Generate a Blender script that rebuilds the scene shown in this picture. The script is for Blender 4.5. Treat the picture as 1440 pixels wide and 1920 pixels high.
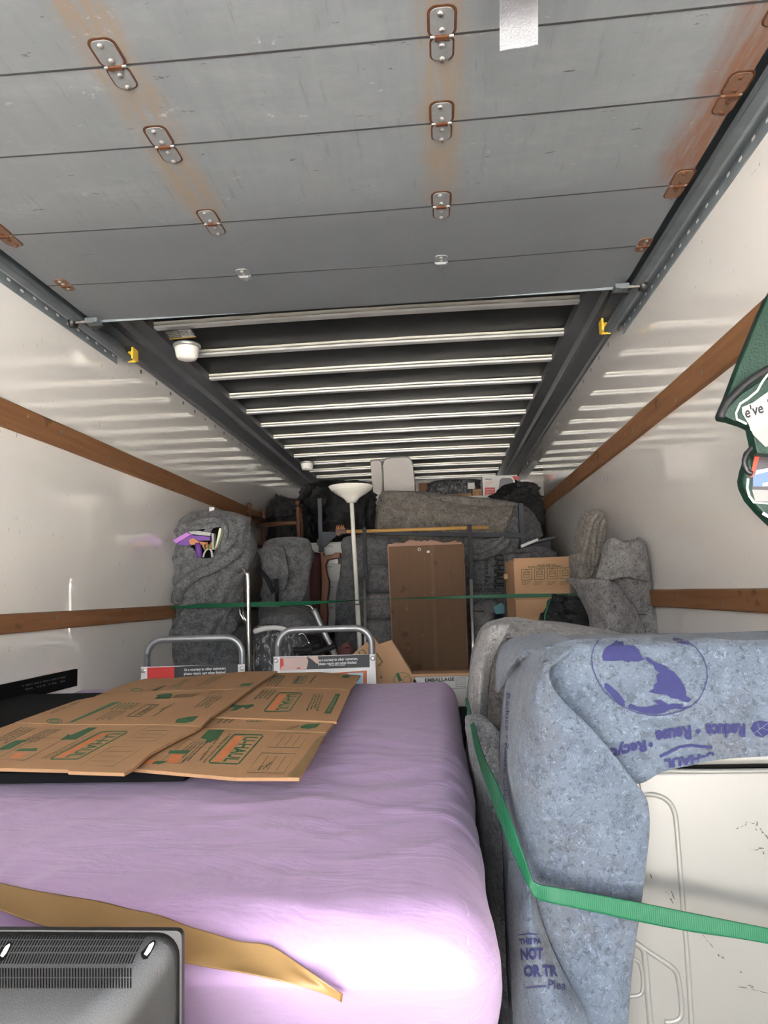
import bpy, bmesh, math, random
from mathutils import Vector, Matrix, noise
from mathutils.bvhtree import BVHTree
from mathutils.geometry import tessellate_polygon

for o in list(bpy.data.objects):
    bpy.data.objects.remove(o)
SC = bpy.context.scene
COL = SC.collection
random.seed(7)

# ------------------------------------------------------------------ camera, sky, light
# metres; +Y runs into the cargo box, floor at z = 0, the camera stands inside, well ahead of the rear opening
CAM = Vector((0.0, 0.0, 1.13))
RGT = Vector((0.99627398, 0.07997984, -0.03227058))
UPV = Vector((0.04132373, -0.11425691, 0.99259141))
FWD = Vector((-0.07570016, 0.99022653, 0.11713625))
FPX = 1300.0
cd = bpy.data.cameras.new('camera')
cd.sensor_fit = 'VERTICAL'
cd.sensor_height = 36.0
cd.lens = FPX / 1920.0 * 36.0
cd.clip_start = 0.02
cam = bpy.data.objects.new('camera', cd)
COL.objects.link(cam)
cam.matrix_world = Matrix(((RGT.x, UPV.x, -FWD.x, CAM.x), (RGT.y, UPV.y, -FWD.y, CAM.y),
                           (RGT.z, UPV.z, -FWD.z, CAM.z), (0, 0, 0, 1)))
SC.camera = cam

world = bpy.data.worlds.new('overcast_sky')
SC.world = world
world.use_nodes = True
wb = world.node_tree.nodes['Background']
sky = world.node_tree.nodes.new('ShaderNodeTexSky')      # hazy bright day, sun high beyond the front of the truck
sky.sky_type = 'NISHITA'
sky.sun_disc = False
sky.sun_elevation = math.radians(42)
sky.sun_rotation = math.radians(12)
sky.dust_density = 6.0
sky.air_density = 1.0
sky.ozone_density = 1.0
hz = world.node_tree.nodes.new('ShaderNodeHueSaturation')  # thin white haze
hz.inputs['Saturation'].default_value = 0.25
world.node_tree.links.new(sky.outputs[0], hz.inputs['Color'])
world.node_tree.links.new(hz.outputs[0], wb.inputs['Color'])
wb.inputs['Strength'].default_value = 0.30
sl = bpy.data.lights.new('sun', 'SUN')
sl.energy = 26.0
sl.angle = math.radians(2.0)
sl.color = (1.0, 0.96, 0.90)
sun = bpy.data.objects.new('sun', sl)
COL.objects.link(sun)
sun.rotation_euler = (math.radians(-48), 0, math.radians(-12))   # light travels towards -Y and down
SC.view_settings.view_transform = 'Standard'
SC.view_settings.look = 'None'
SC.view_settings.gamma = 1.0
SC.view_settings.use_curve_mapping = False
SC.view_settings.exposure = 4.32

# ------------------------------------------------------------------ pixel -> place helpers
def ray(px, py):
    return RGT * (px - 720.0) + UPV * (960.0 - py) + FWD * FPX
def PY(px, py, y):
    d = ray(px, py); return CAM + d * (y / d.y)
def PZ(px, py, z):
    d = ray(px, py); return CAM + d * ((z - CAM.z) / d.z)
def PX(px, py, x):
    d = ray(px, py); return CAM + d * (x / d.x)
def pix(p):
    q = p - CAM; d = q.dot(FWD)
    return 720 + FPX * q.dot(RGT) / d, 960 - FPX * q.dot(UPV) / d

# ------------------------------------------------------------------ materials
MATS = {}
class NT:
    def __init__(s, name):
        s.m = bpy.data.materials.new(name); s.m.use_nodes = True
        s.t = s.m.node_tree; s.b = s.t.nodes['Principled BSDF']
        MATS[name] = s.m
        s._tc = None
    def n(s, typ, **kw):
        k = s.t.nodes.new(typ)
        for a, v in kw.items(): setattr(k, a, v)
        return k
    def link(s, a, b): s.t.links.new(a, b)
    def put(s, sock, v):
        if isinstance(v, (int, float)): sock.default_value = v
        elif isinstance(v, (tuple, list)):
            sock.default_value = tuple(v) + ((1,) if len(v) == 3 and len(sock.default_value) == 4 else ())
        else: s.link(v, sock)
    def co(s, scale=None, rot=None):
        if s._tc is None: s._tc = s.n('ShaderNodeTexCoord').outputs['Object']
        if scale is None and rot is None: return s._tc
        mp = s.n('ShaderNodeMapping'); s.link(s._tc, mp.inputs[0])
        if scale: mp.inputs['Scale'].default_value = scale
        if rot: mp.inputs['Rotation'].default_value = rot
        return mp.outputs[0]
    def math(s, op, a, b=0.0, c=None, clamp=False):
        k = s.n('ShaderNodeMath', operation=op, use_clamp=clamp)
        s.put(k.inputs[0], a); s.put(k.inputs[1], b)
        if c is not None: s.put(k.inputs[2], c)
        return k.outputs[0]
    def noise(s, scale, detail=3.0, rough=0.5, vec=None, dist=0.0):
        k = s.n('ShaderNodeTexNoise'); s.link(vec if vec is not None else s.co(), k.inputs['Vector'])
        k.inputs['Scale'].default_value = scale; k.inputs['Detail'].default_value = detail
        k.inputs['Roughness'].default_value = rough; k.inputs['Distortion'].default_value = dist
        return k.outputs['Fac']
    def step(s, v, a, b):
        k = s.n('ShaderNodeMapRange'); k.interpolation_type = 'SMOOTHSTEP'
        s.put(k.inputs['Value'], v); k.inputs['From Min'].default_value = a; k.inputs['From Max'].default_value = b
        return k.outputs['Result']
    def mix(s, f, a, b, blend='MIX'):
        k = s.n('ShaderNodeMix', data_type='RGBA', blend_type=blend)
        s.put(k.inputs[0], f); s.put(k.inputs[6], a); s.put(k.inputs[7], b)
        return k.outputs[2]
    def xyz(s):
        k = s.n('ShaderNodeSeparateXYZ'); s.link(s.co(), k.inputs[0]); return k.outputs
    def bump(s, h, strength=0.3, dist=0.01):
        k = s.n('ShaderNodeBump'); s.link(h, k.inputs['Height'])
        k.inputs['Strength'].default_value = strength; k.inputs['Distance'].default_value = dist
        s.link(k.outputs[0], s.b.inputs['Normal'])
    def set(s, **kw):
        nm = dict(col='Base Color', rough='Roughness', metal='Metallic', spec='Specular IOR Level', coat='Coat Weight',
                  coatr='Coat Roughness', trans='Transmission Weight', alpha='Alpha', sheen='Sheen Weight',
                  emit='Emission Color', estr='Emission Strength', ior='IOR', sss='Subsurface Weight')
        for k, v in kw.items(): s.put(s.b.inputs[nm[k]], v)
        return s.m
def sc(c, k): return tuple(min(1, x * k) for x in c)
def plain(name, col, rough=0.55, metal=0.0, var=0.12, scale=9.0, bump=0.0, bs=120.0, **kw):
    t = NT(name)
    t.set(col=t.mix(t.noise(scale, 4), sc(col, 1 - var), sc(col, 1 + var)), rough=rough, metal=metal, **kw)
    if bump: t.bump(t.noise(bs, 3), bump, 0.004)
    return t.m
def blanket_mat(name, a, b, fib=0.5, dark=0.5, brown=0.0):
    """pressed recycled-fibre felt: mottled, with short pale threads and dark flecks"""
    t = NT(name)
    c = t.mix(t.step(t.noise(24, 5, 0.7), 0.32, 0.68), a, b)
    if brown: c = t.mix(t.math('MULTIPLY', t.step(t.noise(5, 4, 0.65), 0.50, 0.68), brown), c, (a[0] * 1.25, a[1] * 0.95, a[2] * 0.72))
    c = t.mix(t.math('MULTIPLY', t.step(t.noise(75, 3, 0.65, dist=0.6), 0.545, 0.66), dark), c, sc(a, 0.35))
    c = t.mix(t.math('MULTIPLY', t.step(t.noise(150, 2, 0.6, t.co((1, 1.6, 1), (0.4, 0.3, 0.7)), 1.0), 0.57, 0.66), dark), c, sc(a, 0.20))
    for k, (s_, rot) in enumerate(((105, (0.3, 0.8, 0.2)), (125, (1.1, 0.2, 0.9)))):
        v = t.co((1, 1, 1), rot)
        l1 = t.math('ABSOLUTE', t.math('SUBTRACT', t.noise(s_, 1, 0.4, v, 0.9), 0.5))
        gate = t.step(t.noise(s_ * 0.8, 1, 0.4, t.co((1, 1, 1), rot[::-1])), 0.56, 0.62)
        f = t.math('MULTIPLY', t.math('SUBTRACT', 1.0, t.step(l1, 0.006, 0.020)), gate)
        c = t.mix(t.math('MULTIPLY', f, fib), c, sc(b, 2.1))
    c = t.mix(t.math('MULTIPLY', t.step(t.noise(130, 2, 0.6), 0.58, 0.68), fib * 0.8), c, sc(b, 1.6))
    t.set(col=c, rough=0.95, spec=0.1, sheen=0.1)
    t.bump(t.noise(170, 3, 0.7), 0.6, 0.004)
    return t.m
def wood_mat(name, a, b, axis='Y', rough=0.6, fine=1.0):
    t = NT(name)
    s = dict(X=(0.6, 14, 14), Y=(14, 0.6, 14), Z=(14, 14, 0.6))[axis]
    g = t.noise(3.2 * fine, 6, 0.62, t.co(s), 0.6)
    c = t.mix(g, a, b)
    c = t.mix(t.math('MULTIPLY', t.step(t.noise(11, 3), 0.63, 0.72), 0.55), c, sc(a, 0.45))
    c = t.mix(t.math('MULTIPLY', t.step(t.noise(26, 2), 0.70, 0.76), 0.6), c, sc(b, 1.7))
    t.set(col=c, rough=rough, spec=0.18)
    t.bump(g, 0.25, 0.004)
    return t.m

# cargo box wall: glossy off-white composite sheet
t = NT('wall_sheet')
c = t.mix(t.noise(0.8, 3), (0.84, 0.81, 0.77), (0.88, 0.855, 0.82))
y = t.xyz()
c = t.mix(t.math('MULTIPLY', t.step(t.noise(9, 5, 0.7, t.co((1, 1, 2.5))), 0.66, 0.74), 0.35), c, (0.45, 0.43, 0.40))
c = t.mix(t.math('MULTIPLY', t.step(t.noise(21, 5, 0.8, t.co((1, 0.5, 3.5))), 0.70, 0.76), 0.8), c, (0.86, 0.86, 0.85))
c = t.mix(t.math('MULTIPLY', t.step(t.noise(30, 2, 0.5, t.co((1, 3, 0.6))), 0.735, 0.76), 0.8), c, (0.18, 0.17, 0.16))
t.set(col=c, rough=0.05, spec=0.8, coat=1.0, coatr=0.04)
t.b.inputs['Coat IOR'].default_value = 2.0
t.bump(t.noise(2.2, 2, 0.4, t.co((1, 0.6, 3.0))), 0.020, 0.02)

# roll-up door: grey painted boards, worn along their length, rust along the hinge columns
t = NT('door_paint')
x, y, z = t.xyz()
streak = t.noise(5.0, 5, 0.65, t.co((7, 0.7, 1)))
c = t.mix(streak, (0.156, 0.171, 0.186), (0.214, 0.230, 0.245))
c = t.mix(t.math('MULTIPLY', t.step(t.noise(4, 6, 0.7, t.co((1, 2.2, 1))), 0.45, 0.75), 0.5), c, (0.260, 0.278, 0.293))
c = t.mix(t.math('MULTIPLY', t.step(t.noise(9, 4, 0.7, t.co((5, 0.5, 1))), 0.58, 0.70), 0.35), c, (0.105, 0.11, 0.115))
c = t.mix(t.math('MULTIPLY', t.step(t.noise(13, 5, 0.7, t.co((0.7, 2.5, 1))), 0.645, 0.69), 0.85), c, (0.035, 0.035, 0.04))
c = t.mix(t.math('MULTIPLY', t.step(t.noise(8, 6, 0.8, t.co((1.2, 2, 1))), 0.63, 0.70), 0.8), c, (0.44, 0.45, 0.45))
old = t.math('SUBTRACT', 1.0, t.step(y, 1.85, 2.12))          # the last two boards are newer
c = t.mix(t.math('MULTIPLY', t.math('SUBTRACT', 1.0, old), 0.85), c, t.mix(t.noise(3, 3), (0.126, 0.136, 0.150), (0.155, 0.166, 0.180)))
wob = t.math('MULTIPLY', t.math('SUBTRACT', t.noise(9, 3), 0.5), 0.06)
def band(cx, w):
    d = t.math('ABSOLUTE', t.math('SUBTRACT', t.math('ADD', x, wob), cx))
    return t.math('SUBTRACT', 1.0, t.step(d, w * 0.35, w))
rn = t.step(t.noise(6, 5, 0.7, t.co((9, 0.9, 1))), 0.30, 0.62)
b12 = t.math('MULTIPLY', t.math('MAXIMUM', band(-0.667, 0.085), band(0.055, 0.075)), old)
c = t.mix(t.math('MULTIPLY', t.math('MULTIPLY', b12, rn), 0.75), c, (0.235, 0.175, 0.118))
b3 = t.math('MULTIPLY', t.step(t.math('ADD', x, t.math('MULTIPLY', wob, 1.3)), 0.63, 0.74), t.math('SUBTRACT', 1.0, t.step(y, 1.9, 2.06)))
c = t.mix(t.math('MULTIPLY', b3, t.math('ADD', 0.35, t.math('MULTIPLY', rn, 0.6))), c, (0.175, 0.075, 0.036))
b4 = t.math('MULTIPLY', t.math('SUBTRACT', 1.0, t.step(t.math('ADD', x, wob), -1.40, -1.32)), old)
c = t.mix(t.math('MULTIPLY', b4, 0.7), c, (0.18, 0.08, 0.04))
t.set(col=c, rough=t.math('ADD', 0.34, t.math('MULTIPLY', streak, 0.2)), spec=0.45)
t.bump(t.noise(40, 4, 0.6, t.co((3, 0.4, 1))), 0.08, 0.003)

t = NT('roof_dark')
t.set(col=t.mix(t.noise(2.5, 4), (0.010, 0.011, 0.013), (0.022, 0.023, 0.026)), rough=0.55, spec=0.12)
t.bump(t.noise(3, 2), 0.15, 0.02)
plain('rib_cream', (0.92, 0.88, 0.78), 0.40, 0.45, bump=0.3, bs=14)
plain('rib_white', (0.95, 0.94, 0.91), 0.36, 0.5, bump=0.15, bs=10)
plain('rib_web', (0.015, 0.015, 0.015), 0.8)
plain('cove_grey', (0.085, 0.09, 0.098), 0.42, var=0.3, scale=5, bump=0.08)
plain('track_steel', (0.17, 0.195, 0.21), 0.42, 0.1, var=0.45, scale=14, bump=0.12)
plain('track_dark', (0.085, 0.10, 0.11), 0.5, 0.1, var=0.4, scale=14)
plain('bright_steel', (0.62, 0.62, 0.61), 0.3, 0.9)
plain('hinge_steel', (0.20, 0.207, 0.213), 0.45, 0.15, var=0.3, scale=25)
plain('hinge_rusty', (0.15, 0.08, 0.048), 0.7, 0.1, var=0.4, scale=40)
t = NT('rust')
t.set(col=t.mix(t.noise(60, 4, 0.7), (0.045, 0.018, 0.010), (0.12, 0.050, 0.024)), rough=0.9, spec=0.15)
t.bump(t.noise(220, 3), 0.5, 0.002)
wood_mat('rail_wood', (0.15, 0.064, 0.028), (0.31, 0.155, 0.072))
wood_mat('deck_wood', (0.07, 0.045, 0.03), (0.14, 0.09, 0.06))
plain('asphalt', (0.27, 0.262, 0.25), 0.9, var=0.2, scale=3)
plain('yellow_paint', (0.72, 0.46, 0.03), 0.5)
plain('rivet_dark', (0.16, 0.15, 0.14), 0.5, 0.4)
plain('white_paint', (0.82, 0.82, 0.80), 0.4)
plain('black_plastic', (0.012, 0.012, 0.013), 0.45)
plain('grime', (0.03, 0.03, 0.032), 0.8)

# ------------------------------------------------------------------ mesh helpers
class MB:
    def __init__(s): s.v = []; s.f = []; s.face_cam = False
    def add(s, vs, fs):
        o = len(s.v); s.v += [Vector(p) for p in vs]; s.f += [tuple(i + o for i in f) for f in fs]; return s
    def box(s, lo, hi):
        x0, y0, z0 = lo; x1, y1, z1 = hi
        return s.add([(x0, y0, z0), (x1, y0, z0), (x1, y1, z0), (x0, y1, z0), (x0, y0, z1), (x1, y0, z1), (x1, y1, z1), (x0, y1, z1)],
                     [(0, 3, 2, 1), (4, 5, 6, 7), (0, 1, 5, 4), (1, 2, 6, 5), (2, 3, 7, 6), (3, 0, 4, 7)])
    def obox(s, c, size, rot=None):
        m = (rot or Matrix.Identity(3)).to_3x3(); c = Vector(c); a, b, d = [k / 2 for k in size]
        vs = [c + m @ Vector((i * a, j * b, k * d)) for k in (-1, 1) for i, j in ((-1, -1), (1, -1), (1, 1), (-1, 1))]
        return s.add(vs, [(0, 3, 2, 1), (4, 5, 6, 7), (0, 1, 5, 4), (1, 2, 6, 5), (2, 3, 7, 6), (3, 0, 4, 7)])
    def rings(s, rings, cap=True, closed=True):
        n = len(rings[0]); o = len(s.v)
        for r in rings: s.v += [Vector(p) for p in r]
        for i in range(len(rings) - 1):
            for j in range(n if closed else n - 1):
                k = (j + 1) % n
                s.f.append((o + i * n + j, o + i * n + k, o + (i + 1) * n + k, o + (i + 1) * n + j))
        if cap and closed:
            s.f.append(tuple(o + j for j in reversed(range(n))))
            s.f.append(tuple(o + (len(rings) - 1) * n + j for j in range(n)))
        return s
    def tube(s, pts, r, n=10, cap=True):
        pts = [Vector(p) for p in pts]; rings = []; up = None
        for i, p in enumerate(pts):
            d = (pts[min(i + 1, len(pts) - 1)] - pts[max(i - 1, 0)]).normalized()
            if up is None: up = Vector((0, 0, 1)) if abs(d.z) < 0.9 else Vector((0, 1, 0))
            a = d.cross(up).normalized(); up = a.cross(d).normalized()
            rr = r[i] if isinstance(r, (list, tuple)) else r
            rings.append([p + (a * math.cos(2 * math.pi * k / n) + up * math.sin(2 * math.pi * k / n)) * rr for k in range(n)])
        return s.rings(rings, cap)
    def lathe(s, prof, c, n=24, axis=None, cap=True):
        c = Vector(c); m = axis or Matrix.Identity(3)
        return s.rings([[c + m @ Vector((r * math.cos(2 * math.pi * k / n), r * math.sin(2 * math.pi * k / n), z)) for k in range(n)] for r, z in prof], cap)
    def prism(s, poly, fn, t0, t1):
        """poly: 2-D outline, fn(a, b, t) -> place; extruded from t0 to t1"""
        n = len(poly); o = len(s.v)
        for t_ in (t0, t1): s.v += [Vector(fn(a, b, t_)) for a, b in poly]
        tri = tessellate_polygon([[Vector((a, b, 0)) for a, b in poly]])
        for q in tri: s.f.append(tuple(o + i for i in q)); s.f.append(tuple(o + n + i for i in reversed(q)))
        for i in range(n):
            j = (i + 1) % n; s.f.append((o + i, o + j, o + n + j, o + n + i))
        return s
    def mesh(s, name, smooth=False):
        me = bpy.data.meshes.new(name); me.from_pydata([tuple(v) for v in s.v], [], s.f)
        bm = bmesh.new(); bm.from_mesh(me); bmesh.ops.recalc_face_normals(bm, faces=bm.faces); bm.to_mesh(me); bm.free()
        if s.face_cam and sum((CAM - q_.center).dot(q_.normal) * q_.area for q_ in me.polygons) < 0: me.flip_normals()
        if smooth: me.polygons.foreach_set('use_smooth', [True] * len(me.polygons))
        me.update(); return me
    def bvh(s): return BVHTree.FromPolygons([tuple(v) for v in s.v], s.f)
    def build(s, name, mat, parent=None, smooth=False, bevel=0.0, seg=2, solid=0.0, ang=35):
        me = s.mesh(name, smooth)
        return link(name, me, mat, parent, bevel, seg, solid, smooth, ang)
def link(name, me, mat, parent=None, bevel=0.0, seg=2, solid=0.0, smooth=False, ang=35):
    o = bpy.data.objects.new(name, me); COL.objects.link(o)
    if mat and not me.materials: me.materials.append(MATS[mat] if isinstance(mat, str) else mat)
    if parent: put_under(o, parent)
    if solid:
        m = o.modifiers.new('solid', 'SOLIDIFY'); m.thickness = solid; m.offset = -1
    if bevel:
        m = o.modifiers.new('bevel', 'BEVEL'); m.width = bevel; m.segments = seg; m.limit_method = 'ANGLE'; m.angle_limit = math.radians(ang)
        me.polygons.foreach_set('use_smooth', [True] * len(me.polygons))
        m.harden_normals = True
    return o
def put_under(o, p):
    o.parent = p
    o.matrix_parent_inverse = Matrix.Translation(-Vector(p.location)) if p.type == 'EMPTY' else Matrix.Identity(4)
def tag(o, label=None, cat=None, group=None, kind=None):
    if label: o['label'] = label
    if cat: o['category'] = cat
    if group: o['group'] = group
    if kind: o['kind'] = kind
    return o
def thing(name, label, cat, loc=(0, 0, 0), group=None):
    o = bpy.data.objects.new(name, None); COL.objects.link(o); o.location = loc; o.empty_display_size = 0.1
    return tag(o, label, cat, group)
def struct(o): o['kind'] = 'structure'; return o
def place(name, me, parent, M4):
    """a copy of shared mesh data under a thing"""
    o = bpy.data.objects.new(name, me); COL.objects.link(o)
    o.matrix_basis = M4
    if parent: put_under(o, parent)
    return o
def arc(c, r, a0, a1, n, u, v):
    c = Vector(c); return [c + (Vector(u) * math.cos(math.radians(a0 + (a1 - a0) * i / n)) + Vector(v) * math.sin(math.radians(a0 + (a1 - a0) * i / n))) * r for i in range(n + 1)]
def rrect(w, h, r, n=4):
    out = []
    for cx, cy, a in ((w/2-r, h/2-r, 0), (-w/2+r, h/2-r, 90), (-w/2+r, -h/2+r, 180), (w/2-r, -h/2+r, 270)):
        for i in range(n + 1):
            t_ = math.radians(a + 90 * i / n); out.append((cx + r * math.cos(t_), cy + r * math.sin(t_)))
    return out
def smooth_path(pts, n=6):
    pts = [Vector(p) for p in pts]; out = []
    for i in range(len(pts) - 1):
        p0, p1, p2, p3 = pts[max(i-1, 0)], pts[i], pts[i+1], pts[min(i+2, len(pts)-1)]
        for k in range(n):
            out.append(cr(p0, p1, p2, p3, k / n))
    return out + [pts[-1]]
def cr(p0, p1, p2, p3, t_):
    return 0.5 * ((2*p1) + (p2-p0)*t_ + (2*p0-5*p1+4*p2-p3)*t_*t_ + (3*p1-p0-3*p2+p3)*t_*t_*t_)

# ---- prints: flat shapes given on the picture and laid onto a real surface
def hit_y(y): return lambda px, py: PY(px, py, y)
def hit_z(z): return lambda px, py: PZ(px, py, z)
def hit_x(x): return lambda px, py: PX(px, py, x)
def hit_plane(p, n):
    p = Vector(p); n = Vector(n)
    def f(px, py):
        d = ray(px, py); return CAM + d * ((p - CAM).dot(n) / d.dot(n))
    return f
def plane3(a, b, c):
    a, b, c = Vector(a), Vector(b), Vector(c)
    return hit_plane(a, (b - a).cross(c - a).normalized())
def hit_bvh(bvh):
    def f(px, py):
        h = bvh.ray_cast(CAM, ray(px, py).normalized()); return h[0]
    return f
def lay(mb, vs, fs, hit, off=0.0015, split=0.0):
    """2-D picture points + faces -> geometry lying on the surface"""
    bm = bmesh.new(); bv = [bm.verts.new((x_, y_, 0)) for x_, y_ in vs]
    for f in fs:
        try: bm.faces.new([bv[i] for i in f])
        except ValueError: pass
    if split:
        bmesh.ops.triangulate(bm, faces=bm.faces)
        for _ in range(5):
            e = [e_ for e_ in bm.edges if e_.calc_length() > split]
            if not e: break
            bmesh.ops.subdivide_edges(bm, edges=e, cuts=1)
            bmesh.ops.triangulate(bm, faces=bm.faces)
    bm.verts.index_update(); pts = []
    for q in bm.verts:
        p = hit(q.co.x, q.co.y)
        pts.append(None if p is None else p + (CAM - p).normalized() * off)
    idx = {}; V = []; F = []
    for f in bm.faces:
        ids = [q.index for q in f.verts]
        if any(pts[i] is None for i in ids): continue
        for i in ids:
            if i not in idx: idx[i] = len(V); V.append(pts[i])
        F.append(tuple(idx[i] for i in ids))
    bm.free(); mb.add(V, F)
def poly(mb, pts, hit, off=0.0015, split=0.0):
    tri = tessellate_polygon([[Vector((a, b, 0)) for a, b in pts]])
    lay(mb, pts, tri, hit, off, split)
def stroke(mb, pts, w, hit, off=0.0015, closed=False, split=0.0):
    n = len(pts); L = []; R = []
    for i in range(n):
        a = pts[(i-1) % n] if closed or i > 0 else pts[i]; b = pts[(i+1) % n] if closed or i < n-1 else pts[i]
        dx, dy = b[0]-a[0], b[1]-a[1]; l = math.hypot(dx, dy) or 1
        ox, oy = -dy/l*w/2, dx/l*w/2
        L.append((pts[i][0]+ox, pts[i][1]+oy)); R.append((pts[i][0]-ox, pts[i][1]-oy))
    fs = [(i, (i+1) % n, n+(i+1) % n, n+i) for i in range(n if closed else n-1)]
    lay(mb, L + R, fs, hit, off, split)
TXT = {}
def text2d(body, bold=0.0):
    if (body, bold) in TXT: return TXT[(body, bold)]
    cu = bpy.data.curves.new('lettering', 'FONT'); cu.body = body; cu.resolution_u = 2; cu.offset = bold; cu.align_x = 'CENTER'
    o = bpy.data.objects.new('lettering', cu); COL.objects.link(o)
    bpy.context.view_layer.update()
    ev = o.evaluated_get(bpy.context.evaluated_depsgraph_get()); me = ev.to_mesh()
    vs = [(v.co.x, v.co.y) for v in me.vertices]; fs = [tuple(p.vertices) for p in me.polygons]
    ev.to_mesh_clear(); bpy.data.objects.remove(o); bpy.data.curves.remove(cu)
    x0 = min(v[0] for v in vs); x1 = max(v[0] for v in vs); y0 = min(v[1] for v in vs); y1 = max(v[1] for v in vs)
    TXT[(body, bold)] = ([((a-x0)/(x1-x0), (b-y0)/(y1-y0)) for a, b in vs], fs)
    return TXT[(body, bold)]
def inquad(q, u, v):
    (ax, ay), (bx, by), (cx, cy), (dx, dy) = q          # TL TR BR BL as the lettering reads
    tx, ty = ax+(bx-ax)*u, ay+(by-ay)*u; ux, uy = dx+(cx-dx)*u, dy+(cy-dy)*u
    return ux+(tx-ux)*v, uy+(ty-uy)*v
def words(mb, body, q, hit, bold=0.0, off=0.0015, split=0.0):
    vs, fs = text2d(body, bold)
    lay(mb, [inquad(q, u, v) for u, v in vs], fs, hit, off, split)
def qrect(q, u0, v0, u1, v1):
    return [inquad(q, u, v) for u, v in ((u0, v1), (u1, v1), (u1, v0), (u0, v0))]

# ---- soft things
def ridge(a, b, seed, fa, fb):
    n_ = noise.noise(Vector((a * fa + seed * 3.1, b * fb - seed * 1.7, seed * 7.3)))
    return (1 - min(1.0, abs(n_) * 2.6)) ** 1.6
def folds(a, b, spec):
    s_ = 0.0
    for amp, deg, fa, fb, seed in spec:
        c_, q_ = math.cos(math.radians(deg)), math.sin(math.radians(deg))
        s_ += amp * (ridge(a * c_ + b * q_, -a * q_ + b * c_, seed, fa, fb) - 0.4)
    return s_
def sheet_mb(grid, n=6, spec=()):
    """grid: rows of places (Vectors) or picture points with a depth (px, py, Y)"""
    G = [[p if isinstance(p, Vector) else PY(*p) for p in r] for r in grid]
    rows = []
    for r in G: rows.append(smooth_path(r, n))
    colsn = len(rows[0]); full = [smooth_path([r[j] for r in rows], n) for j in range(colsn)]
    g = [[full[j][i].copy() for j in range(colsn)] for i in range(len(full[0]))]
    if spec:
        h = len(g); w = len(g[0]); out = [[None]*w for _ in g]
        for i in range(h):
            for j in range(w):
                du = g[i][min(j+1, w-1)] - g[i][max(j-1, 0)]; dv = g[min(i+1, h-1)][j] - g[max(i-1, 0)][j]
                nn = du.cross(dv)
                nn = nn.normalized() if nn.length > 1e-9 else Vector((0, -1, 0))
                if nn.dot(CAM - g[i][j]) < 0: nn = -nn
                p = g[i][j]
                out[i][j] = p + nn * folds(p.x + p.y * 0.7, p.z + p.y * 0.4, spec)
        g = out
    mb = MB(); mb.rings(g, cap=False, closed=False); mb.face_cam = True
    return mb
def interp_rows(rows, k):
    out = []
    for i in range(len(rows) - 1):
        a, b, c_, d_ = rows[max(i-1, 0)], rows[i], rows[i+1], rows[min(i+2, len(rows)-1)]
        for q in range(k):
            out.append(tuple(cr(a[m], b[m], c_[m], d_[m], q / k) for m in range(len(b))))
    return out + [tuple(rows[-1])]
def bundle_mb(rows, Y, dep, spec=(), k=5, n=56, power=3.0, bottom=0.0, lean=0.0):
    """a wrapped, closed soft body; rows (py, x left, x right) read off the picture at depth Y, top first"""
    ym = Y + dep * 0.4; W = []
    for py, xl, xr in rows:
        a, b = PY(xl, py, ym), PY(xr, py, ym); W.append((a.x, b.x, (a.z + b.z) / 2))
    if bottom is not None and W[-1][2] > bottom + 0.02: W.append((W[-1][0], W[-1][1], bottom))
    W = interp_rows(W, k); rings = []; zt = W[0][2]
    for xl, xr, z_ in W:
        cx, hw = (xl + xr) / 2, max(0.004, (xr - xl) / 2); r = []
        top = min(1.0, (zt - z_) / 0.10 + 0.05); hd = dep / 2 * (top ** 0.5 if top < 1 else 1)
        for j in range(n):
            a = 2 * math.pi * j / n; ca, sa = math.cos(a), math.sin(a)
            ex = 2.0 / power
            x_ = cx + hw * math.copysign(abs(ca) ** ex, ca); y_ = Y + dep / 2 + hd * math.copysign(abs(sa) ** ex, sa) + lean * (z_ - zt)
            fz = folds(x_ + y_ * 0.8, z_, spec) if spec else 0
            r.append(Vector((x_ + ca * fz, y_ + sa * fz, z_)))
        rings.append(r)
    c0 = sum(rings[0], Vector()) / n
    mb = MB(); mb.rings([[c0 + (p - c0) * 0.5 + Vector((0, 0, 0.006)) for p in rings[0]]] + rings, True)
    return mb

# ================================================================== the cargo box
XL, XR, CXM = -1.539, 0.901, -0.319
Y0, Y1, ZC = -1.9, 8.40, 2.50  # box lengthened behind the camera, out of view, to even out the light
struct(MB().box((-40, -60, -1.0), (40, 20, -0.95)).build('ground', 'asphalt'))
fl = struct(MB().box((XL, Y0, -0.06), (XR, Y1, -0.03)).build('floor', 'grime'))
pl = MB().box((-0.0685, Y0, -0.03), (0.0685, Y1, 0.0)).mesh('plank'); pl.materials.append(MATS['deck_wood'])
for i in range(17):
    place('plank', pl, fl, Matrix.Translation((XL + 0.0718 + i * 0.1435, 0, 0)))
struct(MB().box((XL - 0.05, Y0, -0.06), (XL, Y1, ZC)).build('wall_left', 'wall_sheet'))
struct(MB().box((XR, Y0, -0.06), (XR + 0.05, Y1, ZC)).build('wall_right', 'wall_sheet'))
struct(MB().box((XL - 0.05, Y1, -0.06), (XR + 0.05, Y1 + 0.05, ZC)).build('wall_back', 'wall_sheet'))
struct(MB().box((XL - 0.05, Y0 - 0.02, 2.15), (XR + 0.05, Y0, ZC)).build('wall_header', 'cove_grey'))
ceil = struct(MB().box((XL - 0.05, Y0, ZC), (XR + 0.05, Y1 + 0.05, ZC + 0.04)).build('ceiling', 'roof_dark'))
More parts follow.
